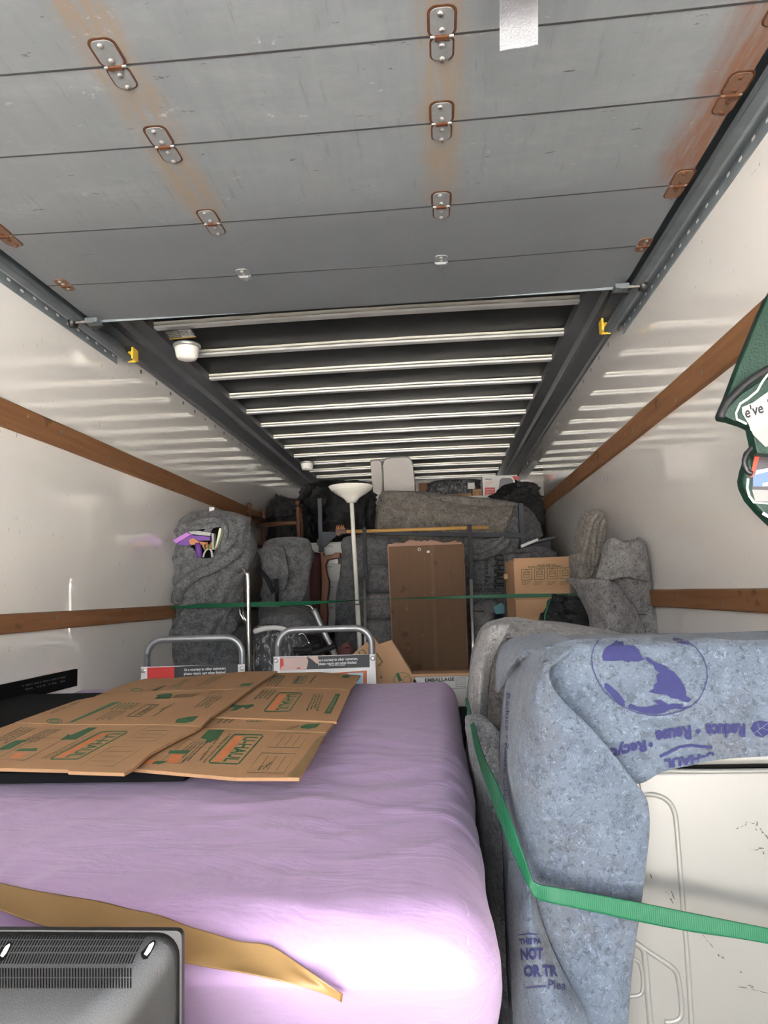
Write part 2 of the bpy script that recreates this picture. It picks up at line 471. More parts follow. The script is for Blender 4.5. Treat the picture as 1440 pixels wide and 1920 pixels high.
# roof bows: a cream upper flange, a recessed web with its shade put into the colour, a white lower flange
RX0, RX1 = XL + 0.180, XR - 0.180
def bow_mesh():
    n = 26; mb = MB()
    me = []
    for nm, mt, z0, z1, d0, d1, wob in (('upper_flange', 'rib_cream', -0.011, 0.0, -0.010, 0.040, 0.0030),
                                        ('web', 'rib_web', -0.018, -0.011, 0.006, 0.03, 0), ('lower_flange', 'rib_white', -0.029, -0.018, -0.006, 0.034, 0.0008)):
        m = MB(); rg = []
        for i in range(n + 1):
            x_ = RX0 + (RX1 - RX0) * i / n; w_ = wob * noise.noise(Vector((x_ * 9, z0 * 50, 1))); s_ = 0.005 * math.sin(math.pi * i / n)
            rg.append([(x_, d0, z0 + w_ + s_), (x_, d1, z0 + w_ + s_), (x_, d1, min(z1 + s_, 0.0055)), (x_, d0, min(z1 + w_ * 0.5 + s_, 0.0055))])
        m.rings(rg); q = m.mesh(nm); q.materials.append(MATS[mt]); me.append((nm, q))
    return me
bm_ = bow_mesh()
for k in range(16):
    yb = 2.79 + 0.4125 * k - 0.4125 + 0.40
    if yb > 8.3: break
    o = None
    for nm, q in bm_:
        M4 = Matrix.Translation((0, yb, ZC - 0.006))
        if nm == 'upper_flange': o = place('roof_bow', q, ceil, M4)
        else:
            p_ = place(nm, q, o, M4 @ M4.inverted())
# cove beams along both top corners
def cove(name, sgn, xw):
    prof = [(0.0, 2.372), (0.014, 2.372), (0.020, 2.390), (0.085, 2.418), (0.105, 2.418), (0.118, 2.448), (0.190, 2.452), (0.190, 2.4995), (0.0, 2.4995)]
    mb = MB(); mb.prism(prof, lambda a, b, t_: (xw + sgn * a, t_, b), Y0, Y1)
    o = struct(mb.build(name, 'cove_grey'))
    rv = MB().lathe([(0.0115, 0), (0.0115, 0.003), (0.0095, 0.003), (0.0095, 0.0018)], (0, 0, 0), 10, Matrix(((0, 0, sgn), (0, 1, 0), (1, 0, 0)))).mesh('rivet')
    rv.materials.append(MATS['rivet_dark'])
    for i in range(24):
        place('rivet', rv, o, Matrix.Translation((xw + sgn * 0.0004, 3.26 + i * 0.205, 2.345)))
    return o
cove('trim_1', 1, XL); cove('trim_2', -1, XR)
# four wooden lash rails
def rail(name, sgn, xw, z0, z1, mat='rail_wood'):
    mb = MB(); n = 60; rg = []
    for i in range(n + 1):
        y_ = Y0 + (Y1 - Y0) * i / n; a = 0.003 * noise.noise(Vector((y_ * 2, z0 * 9, 1))); b = 0.003 * noise.noise(Vector((y_ * 2, z1 * 9, 5)))
        rg.append([(xw, y_, z0 + a), (xw + sgn * 0.019, y_, z0 + a + 0.003), (xw + sgn * 0.022, y_, z0 + a + 0.007), (xw + sgn * 0.022, y_, z1 + b - 0.007), (xw + sgn * 0.019, y_, z1 + b - 0.003), (xw, y_, z1 + b)])
    mb.rings(rg); o = struct(mb.build(name, mat))
    sw = MB().lathe([(0.008, 0.0), (0.008, 0.0016), (0.006, 0.002)], (0, 0, 0), 10, Matrix(((0, 0, sgn), (0, 1, 0), (1, 0, 0)))).mesh('screw_head')
    sw.materials.append(MATS['rivet_dark'])
    for i in range(20):
        y_ = 0.62 + i * 0.41
        place('screw_head', sw, o, Matrix.Translation((xw + sgn * 0.0212, y_, (z0 + z1) / 2 + 0.012 * (1 if i % 2 else -1))))
rail('trim_3', 1, XL, 1.768, 1.868); rail('trim_4', -1, XR, 1.775, 1.872)
rail('trim_5', 1, XL, 1.030, 1.103); rail('trim_6', -1, XR, 1.040, 1.112)

# ------------------------------------------------------------------ overhead roll-up door, open under the roof
door = thing('door_1', None, None, (CXM, 2.72, 2.32)); door['kind'] = 'structure'
SEAM = [(2.722, 2.322), (2.383, 2.32), (2.017, 2.32), (1.635, 2.32), (1.358, 2.32), (0.980, 2.318), (0.600, 2.31), (0.225, 2.29), (-0.13, 2.25), (-0.47, 2.19)]
DX0, DX1 = XL + 0.118, XR - 0.118
def sag(x_): return -0.013 * (1 - ((x_ - CXM) / 1.13) ** 2)
for i in range(len(SEAM) - 1):
    (ya, za), (yb, zb) = SEAM[i], SEAM[i + 1]; g = 0.0022
    d = Vector((0, yb - ya, zb - za)).normalized(); nrm = Vector((0, -d.z, d.y)); nrm = nrm if nrm.z > 0 else -nrm
    A = Vector((0, ya, za)) + d * g; B = Vector((0, yb, zb)) - d * g; rg = []
    for k in range(25):
        x_ = DX0 + (DX1 - DX0) * k / 24; s_ = Vector((x_, 0, sag(x_)))
        a, b = A + s_, B + s_; r_ = 0.0008
        rg.append([a + nrm * r_, a + d * r_, b - d * r_, b + nrm * r_, b + nrm * 0.022, a + nrm * 0.022])
    mb = MB(); mb.rings(rg); mb.build('door_panel', 'door_paint', door)
    if i:
        m2 = MB(); rg2 = []
        for k in range(25):
            x_ = DX0 + (DX1 - DX0) * k / 24; s_ = Vector((x_, ya, za + sag(x_)))
            w3 = 0.0022 + 0.0016 * abs(noise.noise(Vector((x_ * 11, ya * 5, 3))))
            rg2.append([s_ + Vector((0, -w3, -0.0006)), s_ + Vector((0, w3, -0.0006)), s_ + Vector((0, w3, 0.015)), s_ + Vector((0, -w3, 0.015))])
        m2.rings(rg2); m2.build('joint_seal', 'grime', door)
# bottom-edge strip of the leading board
mb = MB().box((DX0, 2.722, 2.311), (DX1, 2.726, 2.342)); mb.build('edge_strip', 'track_steel', door)
def flat(poly_, z0, z1): return MB().prism(poly_, lambda a, b, t_: (a, b, t_), z0, z1)
def hinge_set(w, l1, l2):
    a = flat([(x_, y_ + l1 / 2 + 0.002) for x_, y_ in rrect(w, l1, 0.016)], -0.0030, 0.0)
    a.add(*(lambda q: (q.v, q.f))(flat([(x_, y_ - l2 / 2 - 0.002) for x_, y_ in rrect(w * 0.92, l2, 0.016)], -0.0030, 0.0)))
    a.tube([(-w * 0.5, 0, -0.002), (w * 0.5, 0, -0.002)], 0.0034, 8)
    h = a.mesh('hinge'); h.materials.append(MATS['hinge_steel'])
    s_ = flat([(x_, y_ + l1 / 2 + 0.002) for x_, y_ in rrect(w + 0.012, l1 + 0.012, 0.02)], -0.0011, 0.0)
    s_.add(*(lambda q: (q.v, q.f))(flat([(x_, y_ - l2 / 2 - 0.002) for x_, y_ in rrect(w * 0.92 + 0.008, l2 + 0.007, 0.018)], -0.0009, 0.0)))
    st = s_.mesh('rust_stain'); st.materials.append(MATS['rust'])
    hr = a.mesh('hinge'); hr.materials.append(MATS['hinge_rusty'])
    return h, st, hr
H_ = hinge_set(0.050, 0.072, 0.064); HS = hinge_set(0.046, 0.052, 0.040)
kn = MB().box((-0.016, -0.007, -0.013), (0.016, 0.009, -0.004)).mesh('knuckle'); kn.materials.append(MATS['rust'])
kn2 = MB().box((-0.016, -0.007, -0.013), (0.016, 0.009, -0.004)).mesh('knuckle'); kn2.materials.append(MATS['hinge_steel'])
kn.transform(Matrix.Diagonal((0.95, 0.6, 0.65, 1)))
bo = MB().lathe([(0.0062, 0), (0.0062, -0.0022), (0.0042, -0.0042), (0.001, -0.005)], (0, 0, -0.003), 10).mesh('bolt'); bo.materials.append(MATS['bright_steel'])
br = MB().lathe([(0.0062, 0), (0.0062, -0.0022), (0.0042, -0.0042), (0.001, -0.005)], (0, 0, -0.003), 10).mesh('bolt'); br.materials.append(MATS['rust'])
for si in range(1, len(SEAM) - 1):
    ys, zs = SEAM[si]
    t1 = math.atan2(SEAM[si-1][1] - zs, SEAM[si-1][0] - ys)
    for ci, hx in enumerate((-1.352, -0.667, 0.053, 0.762)):
        hm, st, hr = (HS if si == 1 else H_)
        if ci in (0, 3): hm = hr
        M4 = Matrix.Translation((hx, ys, zs + sag(hx) - 0.0006)) @ Matrix.Rotation(t1 * 0.5, 4, 'X') @ Matrix.Rotation(math.pi, 4, 'Z')
        h = place('hinge', hm, door, M4)
        I = Matrix.Identity(4)
        if si > 1: place('rust_stain', st, h, I)
        place('knuckle', kn if (si > 1 or ci in (0, 3)) else kn2, h, I)
        for by in ((0.020, 0.062, -0.022, -0.060) if si > 1 else (0.018, 0.040, -0.020)):
            place('bolt', (br if (ci == 3 or (ci == 0)) and si > 1 else bo), h, Matrix.Translation((0.004 * (1 if by > 0.05 else 0), by, 0)))
# end roller brackets of the leading board
for sx, hx in ((-1, DX0), (1, DX1)):
    r_ = MB().obox((hx - sx * 0.02, 2.69, 2.302), (0.055, 0.05, 0.020)).build('roller_bracket', 'track_dark', door, bevel=0.004)
    MB().tube([(hx - sx * 0.03, 2.672, 2.296), (hx + sx * 0.055, 2.672, 2.296)], 0.006, 8).build('axle', 'rivet_dark', r_)
    MB().lathe([(0.006, -0.012), (0.022, -0.012), (0.024, -0.004), (0.024, 0.004), (0.022, 0.012), (0.006, 0.012)], (hx + sx * 0.058, 2.672, 2.296), 16, Matrix(((0, 0, 1), (0, 1, 0), (1, 0, 0)))).build('roller', 'black_plastic', r_, smooth=True)
    MB().obox((hx - sx * 0.015, 2.725, 2.296), (0.07, 0.03, 0.012)).build('stop_foot', 'black_plastic', r_, bevel=0.003)

# ------------------------------------------------------------------ door tracks
def track(sgn, xw, label):
    t_ = thing('door_track', label, 'track', (xw, 3.15, 2.30), 'roll-up door tracks')
    ya, yb = Y0 + 0.05, 3.185
    mb = MB()
    for z0, z1, x0, x1 in ((2.292, 2.372, 0.0006, 0.005), (2.336, 2.341, 0.005, 0.050), (2.300, 2.341, 0.048, 0.052), (2.300, 2.304, 0.052, 0.072)):
        mb.box((min(xw + sgn * x0, xw + sgn * x1), ya, z0), (max(xw + sgn * x0, xw + sgn * x1), yb, z1))
    mb.build('angle', 'track_steel', t_)
    mb = MB()
    for z0, z1, x0, x1 in ((2.304, 2.372, 0.056, 0.060), (2.368, 2.372, 0.060, 0.112), (2.296, 2.300, 0.062, 0.094), (2.296, 2.316, 0.092, 0.096)):
        mb.box((min(xw + sgn * x0, xw + sgn * x1), ya, z0), (max(xw + sgn * x0, xw + sgn * x1), yb - 0.03, z1))
    mb.build('channel', 'track_dark', t_)
    sl = MB().prism(rrect(0.022, 0.010, 0.0049, 3), lambda a, b, c_: (xw + sgn * (0.0052 + c_), a, b), 0, 0.0006).mesh('slot'); sl.materials.append(MATS['white_paint'])
    for i in range(30):
        place('slot', sl, t_, Matrix.Translation((0, 0.75 + i * 0.0825, 2.316 + (0.006 if i % 2 else 0))))
    e = MB().box((min(xw + sgn * 0.062, xw + sgn * 0.112), yb - 0.005, 2.296), (max(xw + sgn * 0.062, xw + sgn * 0.112), yb, 2.352))
    e.box((min(xw + sgn * 0.104, xw + sgn * 0.112), yb - 0.06, 2.296), (max(xw + sgn * 0.104, xw + sgn * 0.112), yb, 2.352))
    e.build('end_stop', 'yellow_paint', t_)
track(1, XL, 'slotted dark steel door track running along the left wall')
track(-1, XR, 'slotted dark steel door track running along the right wall')

# pull strap hanging from the door
plain('webbing', (0.42, 0.44, 0.47), 0.75, var=0.1, scale=40, bump=0.5, bs=260)
g = []
for i, (py, zz) in enumerate(((-150, 2.316), (-60, 2.14), (-20, 2.16), (30, 2.175), (70, 2.17), (93, 2.165))):
    g.append([PZ(x_, py + dy, zz) for x_, dy in ((937, 5), (960, 0), (985, -3), (1009, -8))])
sm = sheet_mb(g, 5); o = sm.build('pull_strap', 'webbing', solid=0.003, smooth=True)
tag(o, 'pale grey webbing pull strap hanging from the open roll-up door', 'strap')

# ------------------------------------------------------------------ dome lamps
t = NT('lamp_lens'); t.set(col=t.mix(t.noise(30, 3), (0.80, 0.77, 0.72), (0.86, 0.84, 0.80)), rough=0.35, trans=0.0)
plain('lamp_rim', (0.55, 0.55, 0.53), 0.35, 0.6)
plain('sticker_black', (0.02, 0.02, 0.02), 0.4); plain('sticker_yellow', (0.65, 0.42, 0.05), 0.5)
def dome(c, label, r):
    L = thing('dome_lamp', label, 'lamp', c, 'cargo dome lamps')
    c = Vector(c)
    MB().lathe([(r*0.4, 0.0), (r*1.12, 0.0), (r*1.15, -0.006), (r*1.08, -0.016), (r*0.98, -0.018)], c, 28).build('lamp_base', 'lamp_rim', L, smooth=True)
    MB().lathe([(r*0.98, -0.014), (r, -0.022), (r*0.97, -0.034), (r*0.88, -0.062), (r*0.78, -0.074), (r*0.4, -0.079), (0.002, -0.080)], c, 28).build('lens', 'lamp_lens', L, smooth=True)
    return L
dome((-1.262, 3.40, 2.4515), 'larger round white dome lamp beside the warning sticker near the door', 0.062)
dome((-1.262, 6.70, 2.4515), 'small far dome lamp above the black bags', 0.062)
LQ = [(305, 620), (358, 616), (368, 632), (318, 637)]
stk = MB(); poly(stk, LQ, hit_z(2.4515), 0.001)
o = stk.build('warning_sticker', 'sticker_black'); tag(o, 'black and yellow warning sticker on the left roof beam', 'sticker')
m = MB(); poly(m, [inquad(LQ, u, v) for u, v in ((0, 0.12), (1, 0.12), (1, 0), (0, 0))], hit_z(2.4515), 0.002); m.build('yellow_edge', 'sticker_yellow', o)
m = MB()
for j in range(4): words(m, 'CARGO LIGHT SWITCH', qrect(LQ, 0.06, 0.22 + j * 0.17, 0.46, 0.32 + j * 0.17), hit_z(2.4515), 0.01, 0.002)
stroke(m, qrect(LQ, 0.52, 0.2, 0.94, 0.85), 1.4, hit_z(2.4515), 0.002, True)
for j in range(3): words(m, 'INTERIOR LAMP', qrect(LQ, 0.56, 0.28 + j * 0.17, 0.90, 0.40 + j * 0.17), hit_z(2.4515), 0.01, 0.002)
m.build('lettering', 'white_paint', o)

# ================================================================== the load, near things first
# ---- materials
t = NT('lavender_sheet')
t.set(col=t.mix(t.noise(3, 3), (0.32, 0.214, 0.362), (0.35, 0.238, 0.395)), rough=0.75, spec=0.2, sheen=0.12)
w_ = t.noise(4.5, 4, 0.55, t.co((1.0, 2.6, 2.0), (0, 0, 0.55)), 0.8)
w2 = t.noise(420, 2)
t.bump(t.math('ADD', w_, t.math('MULTIPLY', w2, 0.03)), 0.22, 0.03)
t = NT('cardboard')
fl_ = t.noise(1.0, 2, 0.5, t.co((3, 160, 3)))
c = t.mix(t.noise(5, 4, 0.6), (0.325, 0.183, 0.093), (0.395, 0.228, 0.121))
c = t.mix(t.math('MULTIPLY', t.step(fl_, 0.45, 0.6), 0.10), c, (0.22, 0.13, 0.07))
c = t.mix(t.math('MULTIPLY', t.step(t.noise(120, 3, 0.7), 0.62, 0.72), 0.35), c, (0.18, 0.10, 0.05))
t.set(col=c, rough=0.8, spec=0.2)
t.bump(fl_, 0.08, 0.003)
plain('cardboard_light', (0.45, 0.265, 0.145), 0.8, var=0.12, scale=6, bump=0.1)
plain('cardboard_edge', (0.40, 0.25, 0.145), 0.85, var=0.25, scale=60)
plain('packing_tape', (0.27, 0.165, 0.065), 0.3, var=0.12)
plain('print_green', (0.025, 0.10, 0.035), 0.7, var=0.3, scale=70)
plain('print_orange', (0.52, 0.15, 0.045), 0.7, var=0.2, scale=70)
plain('print_dark', (0.045, 0.058, 0.020), 0.75, var=0.3, scale=70)
plain('print_black', (0.012, 0.012, 0.012), 0.6)
plain('print_blue', (0.008, 0.009, 0.055), 0.9, var=0.3, scale=90)
plain('kraft_paper', (0.22, 0.130, 0.047), 0.55, var=0.16, scale=7, bump=0.3, bs=18)
plain('black_panel', (0.007, 0.007, 0.0075), 0.9, spec=0.1)
plain('faint_print', (0.035, 0.035, 0.037), 0.5)
blanket_mat('blanket_blue', (0.054, 0.067, 0.088), (0.076, 0.094, 0.120), 0.45, 0.40, 0.45)
blanket_mat('blanket_grey', (0.072, 0.073, 0.078), (0.15, 0.151, 0.156), 0.6, 0.6)
blanket_mat('blanket_taupe', (0.115, 0.104, 0.092), (0.21, 0.19, 0.17), 0.35, 0.7)
blanket_mat('blanket_silver', (0.125, 0.120, 0.117), (0.21, 0.20, 0.197), 0.4, 0.7)
t = NT('enamel')
c = t.mix(t.noise(3, 3), (0.115, 0.113, 0.104), (0.130, 0.128, 0.118))
c = t.mix(t.math('MULTIPLY', t.step(t.noise(9, 6, 0.75), 0.655, 0.70), 0.5), c, (0.065, 0.065, 0.06))
c = t.mix(t.math('MULTIPLY', t.step(t.noise(7, 4, 0.6), 0.6, 0.75), 0.4), c, (0.135, 0.11, 0.088))
t.set(col=c, rough=0.3, spec=0.5)
plain('scuff', (0.03, 0.03, 0.027), 0.8, var=0.5, scale=150)
plain('shadow_gap', (0.003, 0.003, 0.003), 0.9, spec=0.05)
t = NT('green_webbing')
wv = t.n('ShaderNodeTexWave'); t.link(t.co(), wv.inputs['Vector']); wv.inputs['Scale'].default_value = 120
t.set(col=t.mix(t.noise(8, 3), (0.0015, 0.060, 0.025), (0.003, 0.080, 0.034)), rough=0.55, spec=0.35)
t.bump(wv.outputs['Fac'], 0.15, 0.002)
plain('stitching', (0.004, 0.07, 0.03), 0.8)
t = NT('tv_plastic')
t.set(col=t.mix(t.noise(2, 2), (0.013, 0.013, 0.0135), (0.016, 0.016, 0.016)), rough=0.42, spec=0.3)
t.bump(t.noise(900, 2), 0.25, 0.001)
plain('screw_zinc', (0.55, 0.53, 0.48), 0.4, 0.6)

# ---- mattress in a fitted lavender sheet
def round_box(lo, hi, r, nx, ny, nz, disp=None):
    lo, hi = Vector(lo), Vector(hi); c = (lo + hi) / 2; h = (hi - lo) / 2; mb = MB()
    def pt(a, b, d):
        p = Vector((a * h.x, b * h.y, d * h.z)); q = Vector([max(-(h[i] - r[i]), min(h[i] - r[i], p[i])) for i in range(3)])
        e = p - q
        dd = Vector([e[i] / r[i] for i in range(3)])
        if dd.length > 1e-6:
            dd = dd.normalized(); e = Vector([dd[i] * r[i] for i in range(3)])
        w = c + q + e
        if disp: w = w + disp(w, dd if dd.length > 1e-6 else Vector((0, 0, 1)))
        return w
    def ease(k, n): 
        t_ = 2 * k / n - 1; return math.copysign(1 - (1 - abs(t_)) ** 1.25, t_)
    def face(n1, n2, f):
        mb.rings([[f(ease(i, n1), ease(j, n2)) for j in range(n2 + 1)] for i in range(n1 + 1)], False, False)
    face(nx, ny, lambda a, b: pt(a, b, 1)); face(nx, ny, lambda a, b: pt(a, b, -1))
    face(nx, nz, lambda a, b: pt(a, -1, b)); face(nx, nz, lambda a, b: pt(a, 1, b))
    face(ny, nz, lambda a, b: pt(1, a, b)); face(ny, nz, lambda a, b: pt(-1, a, b))
    return mb
def weld(mb):
    bm = bmesh.new(); vs = [bm.verts.new(v) for v in mb.v]
    for f in mb.f:
        try: bm.faces.new([vs[i] for i in f])
        except ValueError: pass
    bmesh.ops.remove_doubles(bm, verts=bm.verts, dist=1e-5); bm.verts.index_update()
    out = MB(); out.v = [v.co.copy() for v in bm.verts]; out.f = [tuple(v.index for v in f.verts) for f in bm.faces]; bm.free(); return out
def mdisp(p, n):
    s_ = 0.004 * noise.noise(Vector((p.x * 2.2, p.y * 2.0, p.z * 3)))
    near = math.exp(-(((p.x + 0.22) / 0.32) ** 2 + ((p.y - 1.45) / 0.42) ** 2))
    s_ += folds(p.x, p.y, ((0.007, 35, 2.2, 9, 3), (0.005, -20, 3, 13, 5))) * (0.12 + near)
    s_ += folds(p.x, p.y, ((0.004, 62, 0.9, 11, 8),)) * (0.8 if p.x < -0.3 else 0.35)
    s_ += 0.5 * folds(p.x, p.y, ((0.008, 95, 1.2, 12, 9),)) * math.exp(-((p.y - 0.86) / 0.12) ** 2)
    if p.x > -0.02: s_ += 0.010 * noise.noise(Vector((0, p.y * 7, p.z * 4))) * max(0, min(1, (0.76 - p.z) / 0.12))
    cut = max(0.0, 0.722 - p.z) * 1.0 * max(0.0, min(1.0, (1.05 - p.y) / 0.2))
    return n * s_ + Vector((0, cut, 0)) + Vector((0, 0, 0.003 * math.exp(-((p.x + 0.3) / 0.5) ** 2 - ((p.y - 1.9) / 0.6) ** 2)))
mat_mb = weld(round_box((XL + 0.012, 0.775, 0.42), (0.050, 2.86, 0.780), (0.07, 0.085, 0.085), 150, 190, 40, mdisp))
mattress = mat_mb.build('mattress', 'lavender_sheet', smooth=True)
tag(mattress, 'mattress in a fitted lavender sheet lying flat across the left side', 'mattress')
MBV = mat_mb.bvh(); on_mat = hit_bvh(MBV)
plain('seam_thread', (0.50, 0.33, 0.55), 0.8)
m = MB(); pts = [(868, 1688), (874, 1696), (878, 1712), (878, 1760), (877, 1830), (876, 1919)]
stroke(m, pts, 2.0, on_mat, 0.0012); m.build('corner_seam', 'seam_thread', mattress)
plain('ticking', (0.03, 0.03, 0.035), 0.9)
bs = weld(round_box((XL + 0.02, 0.80, 0.0), (0.035, 2.84, 0.412), (0.02, 0.03, 0.03), 10, 10, 6)).build('box_spring', 'ticking', smooth=True)
tag(bs, 'dark box spring underneath the lavender mattress', 'box spring')

# ---- kraft paper strip slumped along the front edge of the mattress
top = [(-60, 1640), (0, 1655), (60, 1668), (130, 1680), (190, 1690), (240, 1703), (300, 1716), (350, 1735), (400, 1750), (450, 1765), (505, 1772), (560, 1807), (610, 1842), (643, 1866)]
bot = [(-60, 1686), (0, 1705), (60, 1728), (130, 1748), (190, 1765), (240, 1779), (300, 1794), (350, 1806), (400, 1815), (460, 1824), (530, 1840), (590, 1858), (622, 1870), (641, 1880)]
rows = []
for k in range(7):
    r_ = []
    for (ax, ay), (bx, by) in zip(top, bot):
        x_, y_ = ax + (bx - ax) * k / 6, ay + (by - ay) * k / 6
        p = on_mat(x_, y_) or PY(x_, y_, 0.78)
        cr_ = 0.006 + 0.010 * max(0, noise.noise(Vector((x_ * 0.012, y_ * 0.02, 2)))) + 0.012 * (k / 6) ** 2 + (0.02 if x_ > 560 else 0) * (x_ - 560) / 80
        r_.append(p + (CAM - p).normalized() * cr_)
    rows.append(r_)
o = sheet_mb(rows, 3).build('kraft_paper_strip', 'kraft_paper', solid=0.0012, smooth=True)
tag(o, 'torn strip of brown kraft paper across the front edge of the lavender mattress', 'paper')

# ---- black flat panel under the cartons, and the one leaning on the wall
pr = PZ(345, 1459, 0.800)
slab = MB().box((XL + 0.03, pr.y + 0.005, 0.792), (pr.x, 2.45, 0.812))
o = slab.build('black_foam_board', 'black_panel', bevel=0.003); tag(o, 'flat black board lying on the mattress under the flattened cartons', 'board')
q = PX(145, 1254, XL + 0.012)
pan = MB().box((XL + 0.001, 0.95, 0.79), (XL + 0.014, q.y, q.z))
o = pan.build('black_wall_board', 'black_panel', bevel=0.0015); tag(o, 'upright black board leaning on the left wall above the cartons', 'board')
m = MB(); hx = hit_x(XL + 0.0142)
for k_ in range(15):      # two faint illegible lines of print
    u = k_ / 15; w_ = 3.0 + 2.2 * ((k_ * 5) % 3) / 2
    stroke(m, [(42 + 82 * u, 1286 - 17 * u), (42 + 82 * u + w_, 1286 - 17 * (u + w_ / 82))], 3.0, hx, 0.0008)
    if k_ % 4: stroke(m, [(42 + 82 * u, 1294 - 18 * u), (42 + 82 * u + w_ * 0.9, 1294 - 18 * (u + w_ / 82))], 3.0, hx, 0.0008)
m.build('lettering', 'faint_print', o)['kind'] = 'stuff'

# ---- flattened cartons
def carton(name, label, z, panels, th=0.006):
    c_ = thing(name, label, 'carton', PZ(*panels[0][0][0], z), 'flattened cartons on the mattress')
    out = []
    for pts_, dz in panels:
        mb = MB(); P_ = [PZ(x_, y_, z + dz) for x_, y_ in pts_]
        mb.prism([(p.x, p.y) for p in P_], lambda a, b, h: (a, b, h), z + dz, z + dz - th)
        out.append(mb.build('panel', 'cardboard', c_))
    return c_, out
B_near = [(375, 1366), (523, 1370.5), (611, 1374.5), (600, 1393), (561, 1458), (443, 1458), (260, 1442), (238, 1439), (255, 1425)]
B_strip = [(398, 1345), (547, 1350), (590, 1352), (626, 1355), (611, 1373), (523, 1369), (370, 1364.5)]
B_up = [(395, 1344), (470, 1289), (560, 1290), (657, 1293), (631, 1353), (590, 1351), (547, 1349)]
B_flap = [(468, 1288), (505, 1262), (600, 1260), (676, 1266), (657, 1292), (560, 1289.3)]
zb = 0.822
cB, pB = carton('flattened_carton', 'flattened carton with tape edge, right one lying partly under the other', zb,
                [(B_near, 0.0), (B_strip, -0.003), (B_up, 0.0005), (B_flap, -0.001)])
A_low = [(29, 1354.5), (108, 1359), (300, 1359), (377, 1363), (361, 1371), (332, 1385), (300, 1402), (282, 1412), (250, 1440), (233, 1449), (129, 1446), (127, 1443), (0, 1440), (-230, 1434), (0, 1365)]
A_mid = [(29, 1353.7), (143, 1313), (180, 1306), (260, 1298), (413, 1293), (471, 1291), (430, 1321), (394, 1344), (378, 1362), (300, 1358), (108, 1358)]
A_top = [(178, 1305.5), (238, 1281), (272, 1272.5), (327, 1271), (407, 1263.5), (462, 1259), (520, 1258), (471, 1290.4), (413, 1292.3), (260, 1297.2)]
za = 0.832
cA, pA = carton('flattened_carton', 'flattened carton on top, left one reaching to the black wall board', za,
                [(A_low, 0.0), (A_mid, 0.0008), (A_top, 0.0)])
def logo(mbg, mbo, q, hit, text='U-HAUL', w=2.6):
    mid = [inquad(q, u, v) for u, v in ((0.03, 1), (0.97, 1), (1, 0.94), (1, 0.06), (0.97, 0), (0.03, 0), (0, 0.06), (0, 0.94))]
    stroke(mbg, mid, w, hit, 0.0012, True)
    words(mbg, text, qrect(q, 0.07, 0.42, 0.93, 0.88), hit, 0.035, 0.0012)
    poly(mbo, qrect(q, 0.06, 0.10, 0.94, 0.36), hit, 0.0010)
def cols(mb, q, n, hit, body='carefully pack and move', bold=0.01):
    for j in range(n):
        v0 = j / n; words(mb, body, qrect(q, 0.0, v0 + 0.12 / n, 1.0 - 0.25 * ((j * 7) % 3) / 3, v0 + 0.85 / n), hit, bold + 0.035, 0.0012)
def formbox(mb, q, hit, n=3, w=1.1):
    stroke(mb, q, w, hit, 0.0012, True)
    for j in range(1, n + 1):
        u = j / (n + 1); a, b = inquad(q, u, 0.12), inquad(q, u, 0.86); stroke(mb, [a, b], w * 0.8, hit, 0.0012)
def c2(*p): return [(260 + x_ / 3.2727, 1240 + y_ / 3.2727) for x_, y_ in p]
def c1(*p): return [(x_ / 4.8, 1240 + y_ / 4.8) for x_, y_ in p]
gB, oB, dB = MB(), MB(), MB(); hB = hit_z(zb)
logo(gB, oB, c2((768, 452), (612, 630), (425, 622), (588, 447)), hB)
words(dB, 'medium moving box', c2((520, 445), (385, 612), (362, 610), (495, 443)), hB, 0.02)
words(dB, 'a boxful is less moving loads', c2((575, 447), (405, 622), (388, 620), (548, 445)), hB, 0.02)
poly(gB, c2((430, 420), (530, 420), (470, 480), (440, 497), (405, 497), (418, 480), (378, 470)), hB)
formbox(dB, c2((868, 440), (1050, 440), (985, 530), (788, 526)), hB)
formbox(dB, c2((755, 562), (966, 566), (890, 686), (664, 682)), hB)
stroke(dB, c2((735, 668), (752, 655), (742, 650), (770, 640), (764, 664), (790, 630), (782, 652), (806, 618), (800, 640), (820, 612)), 1.0, hB)
poly(oB, c2((205, 570), (270, 570), (240, 622), (170, 622)), hB)
poly(gB, c2((190, 545), (320, 545), (300, 566), (180, 566)), hB)
poly(oB, c2((60, 605), (120, 605), (90, 630), (20, 630)), hB)
poly(gB, c2((100, 610), (180, 612), (130, 632), (80, 628)), hB)
cols(dB, c2((430, 490), (300, 625), (190, 600), (330, 490)), 5, hB, 'heavy duty box for kitchen')
stroke(dB, c2((300, 480), (440, 484), (260, 628), (130, 620)), 0.8, hB, 0.0012, True)
# strip
cols(dB, c2((600, 355), (560, 385), (470, 380), (500, 350)), 3, hit_z(zb - 0.003), 'fragile pack')
formbox(dB, c2((680, 356), (760, 358), (745, 370), (660, 368)), hit_z(zb - 0.003), 2)
poly(gB, c2((1030, 385), (1120, 380), (1090, 405), (1040, 415), (992, 410), (1000, 395)), hit_z(zb - 0.003))
words(dB, 'REUSE ME', c2((970, 392), (1000, 392), (940, 415), (900, 415)), hit_z(zb - 0.003), 0.01)
